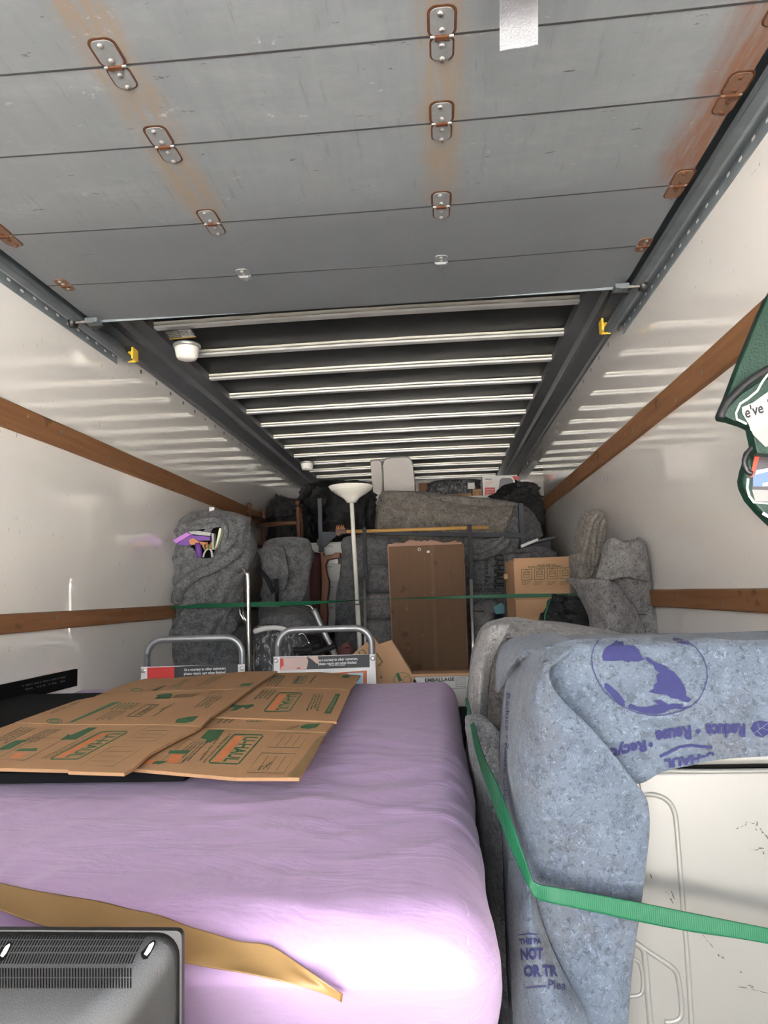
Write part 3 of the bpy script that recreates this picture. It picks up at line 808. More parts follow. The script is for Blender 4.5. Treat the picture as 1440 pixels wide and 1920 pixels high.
# upper panel of B
hU = hit_z(zb + 0.0005)
logo(gB, oB, c2((1003, 193), (925, 305), (766, 308), (860, 193)), hU, w=2.0)
poly(gB, c2((540, 275), (580, 262), (620, 270), (660, 268), (700, 262), (712, 272), (660, 295), (640, 280), (600, 300), (555, 305), (590, 285)), hU)
cols(dB, c2((855, 178), (800, 235), (700, 232), (760, 175)), 4, hU, 'LARGE BOX made')
cols(dB, c2((1140, 200), (1105, 305), (1022, 303), (1075, 200)), 4, hU, 'wardrobe shelf')
q_ = c2((1238, 200), (1178, 320), (1138, 318), (1208, 200))
poly(gB, q_, hU); m = MB(); words(m, 'THIS SIDE UP', qrect(q_, 0.1, 0.3, 0.9, 0.7), hU, 0.02, 0.002); m.build('lettering', 'cardboard', cB)
hF = hit_z(zb - 0.001)
cols(dB, c2((905, 88), (850, 155), (775, 150), (830, 85)), 4, hF, 'MEDIUM BOX')
logo(gB, dB, c2((1040, 92), (1010, 135), (940, 135), (975, 90)), hF, w=1.0)
poly(gB, c2((1255, 85), (1300, 85), (1285, 102), (1245, 100)), hF)
stroke(dB, c2((1090, 85), (1050, 132)), 2.0, hF)
for o in (gB.build('green_print', 'print_green', cB), oB.build('orange_print', 'print_orange', cB), dB.build('dark_print', 'print_dark', cB)): o['kind'] = 'stuff'
m = MB(); poly(m, c2((1093, 474), (1150, 440), (1168, 430), (1135, 470), (1065, 590), (985, 713), (905, 706), (1010, 590)), hB, 0.0016)
m.build('tape', 'packing_tape', cB)
gA, oA, dA = MB(), MB(), MB(); hA = hit_z(za); hA2 = hit_z(za + 0.0008)
logo(gA, oA, c1((1158, 630), (700, 880), (442, 880), (922, 630)), hA, w=2.2)
poly(gA, c1((800, 595), (880, 595), (680, 705), (545, 705), (600, 668), (600, 655), (640, 662)), hA)
words(dA, 'a stronger moving carton for rooms', c1((870, 632), (390, 877), (360, 877), (840, 632)), hA, 0.02)
words(dA, 'medium box and moving loads', c1((905, 632), (420, 877), (402, 877), (882, 632)), hA, 0.02)
formbox(dA, c1((1300, 765), (1020, 943), (710, 938), (1000, 768)), hA, 3, 0.8)
formbox(dA, c1((1620, 590), (1380, 718), (1105, 716), (1330, 590)), hA, 3, 0.8)
poly(oA, c1((150, 825), (250, 825), (160, 872), (80, 872)), hA)
poly(gA, c1((140, 710), (270, 705), (200, 730), (90, 790), (0, 800), (0, 780)), hA)
poly(gA, c1((180, 785), (345, 780), (320, 808), (130, 808)), hA)
cols(dA, c1((560, 610), (300, 740), (150, 735), (420, 610)), 5, hA, 'kitchen and bath items')
stroke(dA, c1((320, 690), (590, 692), (220, 890), (-40, 880)), 0.8, hA, 0.0012, True)
cols(dA, c1((340, 600), (60, 740), (-120, 740), (180, 590)), 4, hA, 'moving box storage')
# middle panel of A
poly(gA, c1((1010, 370), (1090, 360), (1040, 385), (650, 550), (612, 550), (700, 510)), hA2)
cols(dA, c1((1150, 445), (990, 530), (840, 530), (1000, 445)), 4, hA2, 'this box is recycled')
cols(gA, c1((1275, 372), (1180, 435), (985, 435), (1080, 372)), 5, hA2, 'Learn about reuse', 0.02)
logo(dA, MB(), c1((1435, 388), (1260, 495), (1140, 495), (1330, 385)), hA2, w=1.2)
words(dA, 'moving made easier', c1((1560, 390), (1390, 497), (1365, 497), (1530, 390)), hA2, 0.01)
def ring(mb, cx, cy, rx, ry, w, hit, n=20):
    stroke(mb, [(cx + rx * math.cos(2 * math.pi * k / n), cy + ry * math.sin(2 * math.pi * k / n)) for k in range(n)], w, hit, 0.0012, True)
ring(gA, 102, 1352, 14, 4.2, 1.6, hA2); ring(gA, 102, 1352, 8, 2.2, 1.6, hA2)
words(dA, 'KEEP THIS BOX', c1((735, 362), (470, 470), (430, 470), (690, 362)), hA2, 0.015)
poly(gA, c2((180, 195), (210, 200), (190, 228), (130, 230), (92, 232), (120, 215), (105, 208)), hA2)
words(dA, 'U-HAUL CARTON', c2((390, 195), (330, 218), (190, 225), (240, 200)), hA2, 0.01)
formbox(dA, c2((520, 180), (470, 225), (400, 222), (455, 182)), hA2, 2, 0.8)
cols(dA, c2((520, 215), (420, 290), (330, 285), (420, 215)), 4, hA2, 'packing supplies')
poly(gA, c2((300, 340), (370, 335), (330, 370), (280, 380), (222, 375), (235, 355)), hA2)
words(dA, 'recycle', c2((230, 255), (100, 335), (80, 335), (210, 255)), hA2, 0.01)
# top panel of A
poly(dA, c2((175, 145), (150, 150), (75, 180), (105, 182)), hA)
ring(gA, 257, 1294, 11, 2.6, 1.2, hA)
cols(gA, c2((330, 105), (240, 165), (190, 168), (280, 110)), 4, hA, 'Pack carefully')
cols(dA, c2((530, 90), (420, 145), (350, 150), (450, 95)), 4, hA, 'free boxes take')
poly(gA, c2((640, 135), (710, 133), (680, 150), (610, 155)), hA)
for o in (gA.build('green_print', 'print_green', cA), oA.build('orange_print', 'print_orange', cA), dA.build('dark_print', 'print_dark', cA)): o['kind'] = 'stuff'

# ---- television standing with its back to the camera
tv = thing('television', 'dark grey flat television standing back-out in front of the mattress', 'television', (-0.6, 0.66, 0))
pt_ = PY(341, 1745, 0.655); zt, xr = pt_.z, pt_.x
XTL = XL + 0.12
rim = MB(); rim.prism([(a + (XTL + xr) / 2, b + zt / 2) for a, b in rrect(xr - XTL, zt, 0.006)], lambda a, b, d: (a, d, b), 0.655, 0.662)
rim.build('bezel', 'black_plastic', tv, bevel=0.002)
hs = MB(); prof = [(0.0, 0.655), (0.004, 0.650), (0.010, 0.646), (0.030, 0.630), (0.052, 0.614), (0.064, 0.610), (0.075, 0.609)]
rg = []
for ins, y_ in prof:
    w_, h_ = xr - XTL - 0.004 - 2 * ins * 0.9, zt - 0.003 - 1.6 * ins
    rg.append([(a + (XTL + xr) / 2, y_, b + zt / 2 - 0.2 * ins) for a, b in rrect(w_, h_, 0.02 + ins * 0.3, 6)])
hs.rings(rg); hsg = hs.build('back_housing', 'tv_plastic', tv, smooth=True)
hb = hit_bvh(hs.bvh())
vt = MB()
for i in range(54):
    xb = 245 - i * 5.45; xt = xb + 28
    for (ya, yb_) in ((1753, 1761), (1763, 1773), (1775, 1785), (1788, 1807), (1815, 1832), (1834, 1853)):
        fa, fb = [max(0, (1810 - q_) / 57) for q_ in (ya, yb_)]
        x0, x1 = xb + 28 * fa ** 1.2, xb + 28 * fb ** 1.2
        poly(vt, [(x0 - 1.25, ya), (x0 + 1.25, ya), (x1 + 1.25, yb_), (x1 - 1.25, yb_)], hb, 0.0006)
o = vt.build('vent_slots', 'shadow_gap', tv); o['kind'] = 'stuff'
for cx, cy in ((276, 1780), (6, 1783)):
    m = MB(); poly(m, [(cx - 11, cy + 14), (cx - 12, cy + 6), (cx + 6, cy - 14), (cx + 13, cy - 18), (cx + 17, cy - 14), (cx + 12, cy - 2), (cx, cy + 18), (cx - 7, cy + 19)], hb, 0.0006); o = m.build('screw_recess', 'shadow_gap', tv)
    m = MB(); poly(m, [(cx - 6, cy + 9), (cx + 4, cy - 9), (cx + 12, cy - 14), (cx + 13, cy - 11), (cx + 6, cy + 4), (cx - 1, cy + 12)], hb, 0.0014); m.build('screw', 'screw_zinc', o)

# ---- white enamel appliance on the right, under the blue blanket
ap = thing('metal_appliance', 'white enamel appliance with embossed panel under the blue moving blanket', 'appliance', (0.46, 1.03, 0))
AY = 1.03
AX0, AX1 = 0.150, 0.80
zs = PY(1440, 1437, AY).z
MB().box((AX0, AY, 0.0), (AX1, AY + 0.62, zs - 0.004)).build('cabinet', 'enamel', ap, bevel=0.008)
MB().box((AX0 - 0.002, AY - 0.006, zs + 0.003), (AX1 + 0.002, AY + 0.62, 1.004)).build('top_lid', 'enamel', ap, bevel=0.008)
MB().box((AX0 + 0.006, AY + 0.006, zs - 0.01), (AX1 - 0.006, AY + 0.6, zs + 0.006)).build('seam_gap', 'shadow_gap', ap)
hp = hit_y(AY)
def bead(pts_, r, name='embossed_bead'):
    P_ = smooth_path([PY(a, b, AY + r * 0.35) for a, b in pts_], 4)
    return MB().tube(P_, r, 8).build(name, 'enamel', ap, smooth=True)
bead([(1150, 1487), (1200, 1488), (1232, 1491), (1252, 1502), (1263, 1520), (1268, 1550), (1276, 1650), (1287, 1780), (1296, 1930), (1300, 2100)], 0.0042)
bead([(1160, 1442), (1300, 1446), (1440, 1445), (1600, 1444), (1800, 1442)], 0.0035)
bead([(1150, 1745), (1182, 1760), (1215, 1783), (1250, 1806), (1266, 1820), (1272, 1840), (1277, 1880), (1276, 1905), (1262, 1914), (1245, 1915)], 0.0042)
bead([(1182, 1762), (1204, 1778), (1209, 1800), (1213, 1850), (1220, 1930)], 0.0050)
bead([(1150, 1797), (1190, 1798), (1202, 1815), (1205, 1850), (1195, 1866), (1150, 1866)], 0.0034)
g_ = MB(); poly(g_, [(1199, 1463), (1222, 1455), (1224, 1484), (1203, 1487)], hp, 0.0030); g_.build('corner_tab', 'enamel', ap)
m = MB(); rs_ = random.Random(5)
for pts_, w_ in (([(1380, 1556), (1394, 1549), (1402, 1542), (1414, 1543), (1428, 1538)], 3.0), ([(1418, 1542), (1420, 1550), (1417, 1557)], 4.0), ([(1424, 1553), (1432, 1562), (1441, 1574)], 3.0), ([(1409, 1595), (1420, 1590), (1434, 1589)], 5.0),
                 ([(1430, 1597), (1433, 1600)], 4.0), ([(1249, 1671), (1257, 1682), (1262, 1693)], 3.5), ([(1258, 1668), (1264, 1684)], 1.5), ([(1218, 1636), (1223, 1648)], 2.5), ([(1318, 1752), (1330, 1768), (1340, 1780)], 1.6), ([(1346, 1789), (1358, 1796)], 3.6), ([(1376, 1847), (1400, 1853), (1441, 1862)], 1.5), ([(1404, 1848), (1414, 1851)], 4.0), ([(1387, 1821), (1391, 1823)], 2.5)):
    for j in range(9):
        i = rs_.randrange(len(pts_) - 1); f0 = rs_.random() * 0.8; f1 = f0 + 0.12 + rs_.random() * 0.3
        (x0, y0), (x1, y1) = pts_[i], pts_[i + 1]; ox, oy = rs_.uniform(-w_, w_) * 0.45, rs_.uniform(-w_, w_) * 0.45
        stroke(m, [(x0 + (x1 - x0) * f0 + ox, y0 + (y1 - y0) * f0 + oy), (x0 + (x1 - x0) * (f0 + f1) / 2 + ox, y0 + (y1 - y0) * (f0 + f1) / 2 + oy + 0.5), (x0 + (x1 - x0) * f1 + ox, y0 + (y1 - y0) * f1 + oy)], 0.6 + rs_.random() * w_ * 0.35, hp, 0.0006)
o = m.build('scuff_marks', 'scuff', ap); o['kind'] = 'stuff'

# ---- blue-grey moving blanket over it
bl = thing('blue_moving_blanket', 'blue-grey felt moving blanket printed with a globe, draped over the white appliance', 'blanket', (0.45, 0.98, 0.4))
def V(*a): return Vector(a)
xs = [0.155, 0.19, 0.25, 0.34, 0.46, 0.60, 0.80]
hem = [(1040, 1400), (1090, 1440), (1190, 1470), (1243, 1447), (1318, 1430), (1440, 1420), (1895, 1400)]
top_rows = [[V(x_, 1.72, 1.012) for x_ in xs], [V(x_, 1.45, 1.030) for x_ in xs], [V(x_, 1.15, 1.046) for x_ in xs],
            [V(x_, 1.045, 1.052 - (0.012 if i == 0 else 0)) for i, x_ in enumerate(xs)]]
def prow(py, yy): return [PY(p[0], py + (14 if i == 0 else 3 if i == 1 else 0), yy + (0.03 if i == 0 else 0.012 if i == 1 else 0)) for i, p in enumerate(((1018, 0), (1060, 0), (1130, 0), (1225, 0), (1320, 0), (1440, 0), (1900, 0)))]
top_rows += [prow(1204, 1.012), prow(1240, 1.000), prow(1310, 0.996), prow(1370, 0.994)]
top_rows += [[PY(a, b, 1.000) for a, b in hem]]
fm = sheet_mb(top_rows, 8, ((0.005, 70, 1.2, 5, 21), (0.004, 20, 2, 7, 4)))
fm.build('front_flap', 'blanket_blue', bl, smooth=True, solid=0.006)
L = [[V(0.118, 1.66, 0.90), V(0.116, 1.56, 0.965), V(0.130, 1.50, 1.018), V(0.165, 1.46, 1.030), V(0.20, 1.44, 1.036)],
     [V(0.116, 1.50, 0.92), V(0.112, 1.28, 0.99), V(0.126, 1.18, 1.036), V(0.155, 1.11, 1.052), V(0.190, 1.06, 1.058)],
     [(966, 1252, 1.38), (985, 1235, 1.14), (1006, 1228, 1.035), (1022, 1230, 0.995), (1036, 1240, 0.985)],
     [(948, 1300, 1.35), (966, 1295, 1.12), (990, 1296, 0.995), (1016, 1297, 0.972), (1040, 1292, 0.970)],
     [(938, 1400, 1.35), (953, 1400, 1.08), (1000, 1400, 0.982), (1070, 1395, 0.962), (1126, 1385, 0.958)],
     [(935, 1480, 1.35), (950, 1480, 1.08), (1000, 1480, 0.985), (1100, 1480, 0.955), (1200, 1478, 0.962)],
     [(936, 1535, 1.35), (947, 1535, 1.08), (1000, 1535, 0.980), (1110, 1535, 0.965), (1222, 1532, 0.982)],
     [(945, 1650, 1.35), (955, 1650, 1.07), (1000, 1650, 0.985), (1110, 1650, 0.968), (1211, 1645, 0.982)],
     [(950, 1760, 1.35), (958, 1760, 1.06), (1010, 1760, 0.995), (1100, 1760, 0.966), (1194, 1760, 0.982)],
     [(955, 1850, 1.35), (965, 1850, 1.05), (1040, 1850, 0.995), (1115, 1850, 0.962), (1184, 1850, 0.982)],
     [(960, 1960, 1.35), (972, 1960, 1.05), (1080, 1960, 0.995), (1125, 1960, 0.962), (1179, 1960, 0.982)],
     [(970, 2150, 1.35), (985, 2150, 1.05), (1080, 2150, 0.995), (1130, 2150, 0.962), (1180, 2150, 0.982)]]
lm = sheet_mb(L, 8, ((0.010, 82, 0.8, 6, 31), (0.006, 60, 1.5, 9, 12)))
lm.build('side_drape', 'blanket_blue', bl, smooth=True, solid=0.006)
Lf = [[(954, 1610, 1.10), (968, 1610, 1.05), (982, 1612, 1.02), (994, 1616, 1.01)],
      [(952, 1665, 1.10), (969, 1665, 1.02), (988, 1665, 0.985), (1000, 1665, 0.99)],
      [(952, 1720, 1.10), (970, 1720, 0.985), (995, 1718, 0.952), (1012, 1716, 0.985)],
      [(956, 1780, 1.10), (975, 1780, 0.975), (1008, 1780, 0.942), (1034, 1776, 0.985)],
      [(960, 1850, 1.10), (982, 1850, 0.970), (1030, 1850, 0.938), (1068, 1846, 0.985)],
      [(964, 1930, 1.10), (990, 1930, 0.965), (1055, 1930, 0.936), (1115, 1926, 0.985)],
      [(972, 2150, 1.10), (1000, 2150, 0.965), (1070, 2150, 0.936), (1140, 2150, 0.985)]]
ff = sheet_mb(Lf, 8, ((0.004, 80, 1, 6, 7),))
ff.build('lower_fold', 'blanket_blue', bl, smooth=True, solid=0.006)
# prints on it
onf, onl, onff = hit_bvh(fm.bvh()), hit_bvh(lm.bvh()), hit_bvh(ff.bvh())
def front_only(px, py):
    p = onf(px, py); return p
gl = MB()
def c5(*p): return [(860 + x_ / 2.4828, 1150 + y_ / 2.4828) for x_, y_ in p]
circ = [(650, 125), (628, 160), (618, 205), (625, 260), (645, 310), (675, 360), (715, 400), (765, 435), (830, 462), (900, 476), (960, 474), (1025, 458), (1080, 435), (1120, 400), (1145, 350), (1158, 300), (1155, 250), (1135, 200), (1105, 160), (1065, 130), (1020, 112)]
stroke(gl, c5(*circ), 1.6, front_only, 0.0025, split=14)
for pts_ in ([(670, 185), (690, 155), (725, 135), (745, 112), (765, 130), (770, 148), (815, 150), (838, 168), (855, 205), (870, 212), (835, 225), (800, 222), (790, 230), (760, 218), (730, 222), (700, 222), (672, 220), (668, 200)],
             [(865, 205), (885, 205), (905, 222), (935, 235), (965, 245), (980, 262), (1000, 270), (1030, 305), (1055, 345), (1060, 385), (1085, 400), (1070, 415), (1050, 412), (1020, 398), (990, 395), (965, 378), (920, 375), (885, 365), (910, 350), (908, 335), (925, 320), (920, 290), (935, 275), (915, 262), (905, 240), (880, 225)],
             [(678, 328), (690, 325), (715, 345), (745, 372), (770, 405), (775, 432), (755, 425), (720, 395), (695, 365), (680, 345)],
             [(800, 420), (830, 435), (870, 438), (930, 425), (905, 405), (940, 402), (975, 425), (1010, 420), (1050, 425), (1030, 440), (980, 448), (960, 462), (920, 470), (870, 465), (830, 455), (790, 440), (790, 428)],
             [(980, 112), (1020, 114), (1055, 130), (1080, 145), (1040, 142), (1010, 132)], [(1010, 445), (1050, 435), (1090, 430), (1060, 445)]):
    poly(gl, c5(*pts_), front_only, 0.0025, 12)
gl.build('globe_print', 'print_blue', bl)
tx = MB()
words(tx, 'Reduce', c5((1335, 575), (1150, 585), (1150, 512), (1335, 512)), front_only, 0.05, 0.0025, 14)
words(tx, '\u2022', c5((1126, 560), (1104, 562), (1104, 540), (1126, 538)), front_only, 0.05, 0.0025, 14)
words(tx, 'Reuse', c5((1085, 585), (918, 612), (915, 545), (1080, 520)), front_only, 0.05, 0.0025, 14)
words(tx, '\u2022', c5((906, 622), (885, 626), (884, 602), (904, 598)), front_only, 0.05, 0.0025, 14)
words(tx, 'Recyc', c5((876, 640), (712, 690), (706, 612), (868, 572)), front_only, 0.05, 0.0025, 14)
stroke(tx, c5((938, 668), (1030, 622), (1080, 615), (1182, 626)), 5.0, front_only, 0.0025, split=14)
words(tx, 'U-HAUL', c5((1190, 690), (960, 722), (955, 680), (1195, 642)), front_only, 0.05, 0.0025, 14)
k = [(1360, 540), (1372, 512), (1398, 500), (1440, 505), (1455, 530), (1445, 560), (1415, 578), (1385, 572)]
lf = MB(); poly(tx, c5(*k), front_only, 0.0025, 14)
for a_ in (((1372, 560), (1440, 512)), ((1400, 540), (1392, 508)), ((1412, 532), (1440, 545)), ((1390, 548), (1412, 570))): stroke(lf, c5(*a_), 1.3, front_only, 0.0032, split=14)
lf.build('leaf_veins', 'blanket_blue', bl)
tx.build('recycling_print', 'print_blue', bl)['kind'] = 'stuff'
tl = MB()
def c6(*p): return [(860 + x_ / 2.4828, 1450 + y_ / 2.4828) for x_, y_ in p]
def onany(px, py):
    c_ = [h(px, py) for h in (onff, onl)]; c_ = [p for p in c_ if p is not None]
    return min(c_, key=lambda p: (p - CAM).length) if c_ else None
stroke(tl, c6((275, 752), (320, 748), (368, 750)), 2.0, onff, 0.0025, split=12)
words(tl, 'THIS PA', c6((280, 770), (386, 764), (386, 794), (284, 798)), onff, 0.045, 0.0025, 12)
words(tl, 'NOT', c6((286, 815), (392, 810), (394, 868), (290, 870)), onff, 0.045, 0.0025, 12)
words(tl, 'OR TR', c6((300, 895), (458, 890), (464, 946), (304, 950)), onff, 0.045, 0.0025, 12)
words(tl, 'Plea', c6((418, 962), (500, 965), (500, 1008), (418, 1005)), onff, 0.0, 0.0025, 12)
stroke(tl, c6((315, 998), (408, 992)), 2.0, onff, 0.0025, split=12)
words(tl, 'Reduce \u2022 Reuse', [(957, 1300), (952, 1450), (944, 1450), (949, 1300)], onl, 0.02, 0.0025, 12)
words(tl, 'U-HAUL', [(951, 1460), (950, 1530), (942, 1530), (943, 1460)], onl, 0.02, 0.0025, 12)
tl.build('care_print', 'print_blue', bl)['kind'] = 'stuff'

# ---- green straps
def ribbon(name, label, rows, n=6, twin=True):
    mb = sheet_mb(rows, n); o = mb.build(name, 'green_webbing', smooth=True, solid=0.0018)
    tag(o, label, 'strap', 'green lashing straps'); return o, mb
front = [[(1985, 1893, 0.995), (1985, 1861, 0.995)], [(1760, 1838, 0.975), (1760, 1806, 0.975)], [(1440, 1770, 0.955), (1440, 1741, 0.955)], [(1300, 1748, 0.951), (1300, 1713, 0.951)], [(1190, 1727, 0.947), (1190, 1691, 0.947)],
         [(1080, 1703, 0.938), (1080, 1671, 0.938)], [(1040, 1695, 0.936), (1040, 1664, 0.936)], [(1007, 1685, 0.945), (1006, 1657, 0.943)], [(992, 1664, 0.945), (994, 1640, 0.945)], [(972, 1625, 0.965), (980, 1602, 0.958)],
         [(944, 1560, 1.00), (956, 1535, 0.99)], [(912, 1475, 1.12), (928, 1462, 1.07)], [(894, 1420, 1.30), (908, 1418, 1.27)], [(884, 1375, 1.48), (893, 1372, 1.46)], [(872, 1310, 1.70), (876, 1308, 1.69)]]
o, rm = ribbon('green_strap', 'green webbing strap running across the white appliance and blue blanket', front)
m = MB(); rh = hit_bvh(rm.bvh())
for a in range(2):
    pts_ = [(1440, 1744.5 if a == 0 else 1766.5), (1300, 1717 if a == 0 else 1744), (1190, 1695 if a == 0 else 1723), (1080, 1675 if a == 0 else 1699), (1040, 1668 if a == 0 else 1691)]
    P2 = [(p.x, p.y) for p in smooth_path([V(x_, y_, 0) for x_, y_ in pts_], 14)]
    for i in range(0, len(P2) - 1):
        (x0, y0), (x1, y1) = P2[i], P2[i + 1]
        for f in (0.0, 0.5): stroke(m, [(x0 + (x1 - x0) * f, y0 + (y1 - y0) * f), (x0 + (x1 - x0) * (f + 0.3), y0 + (y1 - y0) * (f + 0.3))], 1.0, rh, 0.0006)
st = m.build('stitching', 'stitching', o); st['kind'] = 'stuff'
far = [[(318, 1137, 3.86), (318, 1143, 3.86)], [(335, 1137, 3.84), (336, 1141, 3.84)], [(380, 1132, 3.80), (380, 1140, 3.80)], [(470, 1129, 3.72), (470, 1138, 3.72)], [(560, 1127.5, 3.64), (560, 1135, 3.65)],
       [(620, 1126.5, 3.60), (620, 1130.5, 3.61)], [(680, 1125, 3.55), (680, 1125.6, 3.58)], [(735, 1123.5, 3.52), (735, 1122.9, 3.55)], [(790, 1123, 3.50), (790, 1120.5, 3.51)], [(860, 1122.5, 3.48), (860, 1117.5, 3.48)],
       [(960, 1121, 3.46), (960, 1113.5, 3.46)], [(1060, 1119, 3.44), (1060, 1112.5, 3.44)], [(1150, 1118, 3.42), (1150, 1111, 3.42)]]
ribbon('green_strap', 'long twisted green strap stretched across the back of the load between the walls', far)

# ================================================================== the load behind the mattress
plain('galvanised', (0.30, 0.305, 0.31), 0.4, 0.6, var=0.2, scale=20)
plain('chrome', (0.75, 0.74, 0.72), 0.18, 1.0, var=0.05)
plain('sign_white', (0.62, 0.61, 0.60), 0.45); plain('sign_black', (0.022, 0.022, 0.024), 0.5); plain('sign_red', (0.50, 0.03, 0.025), 0.5)
plain('tape_pale', (0.50, 0.36, 0.32), 0.6); plain('sign_orange', (0.45, 0.10, 0.035), 0.5); plain('sign_skyblue', (0.28, 0.45, 0.52), 0.5)
wood_mat('dark_wood', (0.055, 0.024, 0.014), (0.11, 0.05, 0.028), 'Z', 0.4)
wood_mat('panel_wood', (0.092, 0.048, 0.024), (0.130, 0.070, 0.036), 'Z', 0.6)
wood_mat('panel_stripe', (0.11, 0.060, 0.032), (0.15, 0.085, 0.047), 'Z', 0.6)
wood_mat('pink_wood', (0.24, 0.135, 0.095), (0.31, 0.18, 0.13), 'X', 0.6)
wood_mat('red_wood', (0.10, 0.034, 0.018), (0.17, 0.065, 0.035), 'Z', 0.35)
wood_mat('broom_wood', (0.42, 0.235, 0.075), (0.52, 0.31, 0.11), 'X', 0.45)
plain('frame_grey', (0.052, 0.058, 0.07), 0.6, 0.0, var=0.15, spec=0.2)
plain('frame_black', (0.012, 0.0125, 0.015), 0.55, 0.0, spec=0.2)
plain('lamp_white', (0.74, 0.725, 0.66), 0.35)
t = NT('bag_black'); t.set(col=(0.010, 0.010, 0.011), rough=0.32, spec=0.5); t.bump(t.noise(16, 5, 0.65, dist=1.5), 0.9, 0.04)
plain('maroon_cloth', (0.055, 0.014, 0.016), 0.8)
plain('off_white', (0.55, 0.545, 0.53), 0.5)
plain('upholstery', (0.46, 0.43, 0.41), 0.85, bump=0.3, bs=300); plain('upholstery_side', (0.20, 0.20, 0.20), 0.85, bump=0.3, bs=300)
plain('navy_plastic', (0.035, 0.042, 0.055), 0.5)
plain('box_white', (0.52, 0.51, 0.50), 0.5); plain('box_red', (0.40, 0.045, 0.04), 0.5); plain('box_grey', (0.12, 0.12, 0.125), 0.4)
t = NT('stretch_film')
t.set(col=t.mix(t.step(t.noise(26, 5, 0.75, t.co((1, 1, 0.45), (0.3, 0.6, 0)), 1.5), 0.50, 0.66), (0.07, 0.072, 0.08), (0.50, 0.50, 0.49)), rough=0.2, spec=0.6)
t.bump(t.noise(30, 5, 0.7, t.co((1, 1, 0.6), (0.4, 0.6, 0)), 1.5), 0.9, 0.02)
plain('pale_yellow', (0.52, 0.55, 0.40), 0.6); plain('purple', (0.13, 0.045, 0.26), 0.5); plain('lilac', (0.42, 0.16, 0.52), 0.5)
plain('orange_tan', (0.40, 0.155, 0.055), 0.5); plain('silver_grey', (0.35, 0.36, 0.34), 0.45); plain('teal', (0.05, 0.16, 0.19), 0.6)
plain('leaf_green', (0.06, 0.14, 0.05), 0.7); plain('paper_white', (0.60, 0.60, 0.58), 0.7)
plain('bag_green', (0.0025, 0.026, 0.0155), 0.5, bump=0.3, bs=200); plain('bag_trim', (0.012, 0.012, 0.014), 0.45)
plain('photo_red', (0.48, 0.055, 0.03), 0.4); plain('photo_blue', (0.10, 0.16, 0.27), 0.4); plain('photo_dark', (0.055, 0.05, 0.055), 0.4); plain('photo_grey', (0.24, 0.235, 0.235), 0.4)
plain('plaid_red', (0.16, 0.06, 0.055), 0.8)

def soft(name, label, cat, rows, Y, dep, mat, spec=(), group=None, parent=None, **kw):
    mb = bundle_mb(rows, Y, dep, spec, **kw)
    o = mb.build(name, mat, parent, smooth=True)
    if label: tag(o, label, cat, group)
    return o, mb
def drape(name, label, grid, mat, spec=(), parent=None, n=6, solid=0.007, cat='blanket', group=None):
    mb = sheet_mb(grid, n, spec); o = mb.build(name, mat, parent, smooth=True, solid=solid)
    if label: tag(o, label, cat, group)
    return o, mb
G_BL = 'grey moving blankets'
FS = ((0.020, 70, 0.9, 4.0, 3), (0.010, 35, 2.0, 8, 5))

# ---- two utility dollies: tube handle, return sign, platform on casters
def dolly(label, Y, xl, xr, ytop, y_sign0, y_sign1):
    a, b = PY(xl, ytop, Y), PY(xr, ytop, Y); x0, x1, zt = a.x, b.x, (a.z + b.z) / 2; r = 0.0155; R_ = 0.075
    d = thing('utility_dolly', label, 'dolly', ((x0 + x1) / 2, Y, 0), 'utility dollies behind the mattress')
    x0 += r; x1 -= r; zt -= r
    pts = [V(x0, Y, 0.17), V(x0, Y, zt - R_)] + arc((x0 + R_, Y, zt - R_), R_, 180, 90, 8, (1, 0, 0), (0, 0, 1)) + arc((x1 - R_, Y, zt - R_), R_, 90, 0, 8, (1, 0, 0), (0, 0, 1)) + [V(x1, Y, 0.17)]
    MB().tube(pts, r, 14).build('handle', 'galvanised', d, smooth=True)
    s0, s1 = PY(xl + 6, y_sign0, Y - 0.02).z, PY(xl + 6, y_sign1, Y - 0.02).z
    sg = MB().box((x0 - 0.018, Y - 0.024, s0 - 0.62), (x1 + 0.018, Y - 0.018, s0)).build('sign', 'sign_white', d, bevel=0.001)
    MB().box((x0 - 0.03, Y - 0.02, 0.145), (x1 + 0.03, Y + 0.26, 0.170)).build('platform', 'galvanised', d, bevel=0.004)
    for cx in (x0 + 0.05, x1 - 0.05):
        for cy in (Y + 0.05, Y + 0.20):
            w = MB().lathe([(0.012, -0.018), (0.055, -0.016), (0.06, 0), (0.055, 0.016), (0.012, 0.018)], (cx, cy, 0.06), 16, Matrix(((0, 0, 1), (0, 1, 0), (1, 0, 0)))).build('caster', 'frame_black', d, smooth=True)
            MB().box((cx - 0.025, cy - 0.02, 0.085), (cx + 0.025, cy + 0.02, 0.145)).build('caster_fork', 'galvanised', w)
    for cx in (x0 - 0.006, x1 + 0.006):
        MB().lathe([(0.011, 0), (0.011, -0.004), (0.006, -0.007)], (cx, Y - 0.024, s0 - 0.018), 10, Matrix(((1, 0, 0), (0, 0, 1), (0, 1, 0)))).build('bolt', 'bright_steel', sg)
    return d, sg, hit_y(Y - 0.0245)
d1, sg, h = dolly('utility dolly with red sign end, beside the left wall', 3.20, 270, 460, 1191, 1250, 1270)
m = MB(); poly(m, [(276, 1252), (327, 1250), (327, 1280), (276, 1282)], h, 0.0004); m.build('red_field', 'sign_red', sg)
m = MB(); poly(m, [(327, 1250), (446, 1245), (446, 1275), (327, 1280)], h, 0.0004); m.build('black_field', 'sign_black', sg)
m = MB(); words(m, 'As a courtesy to other customers,', [(345, 1253), (424, 1250), (424, 1257), (345, 1260)], h, 0.02, 0.001)
words(m, 'please return cart when finished.', [(345, 1260.5), (424, 1257.5), (424, 1264.5), (345, 1267.5)], h, 0.02, 0.001); m.build('lettering', 'paper_white', sg)
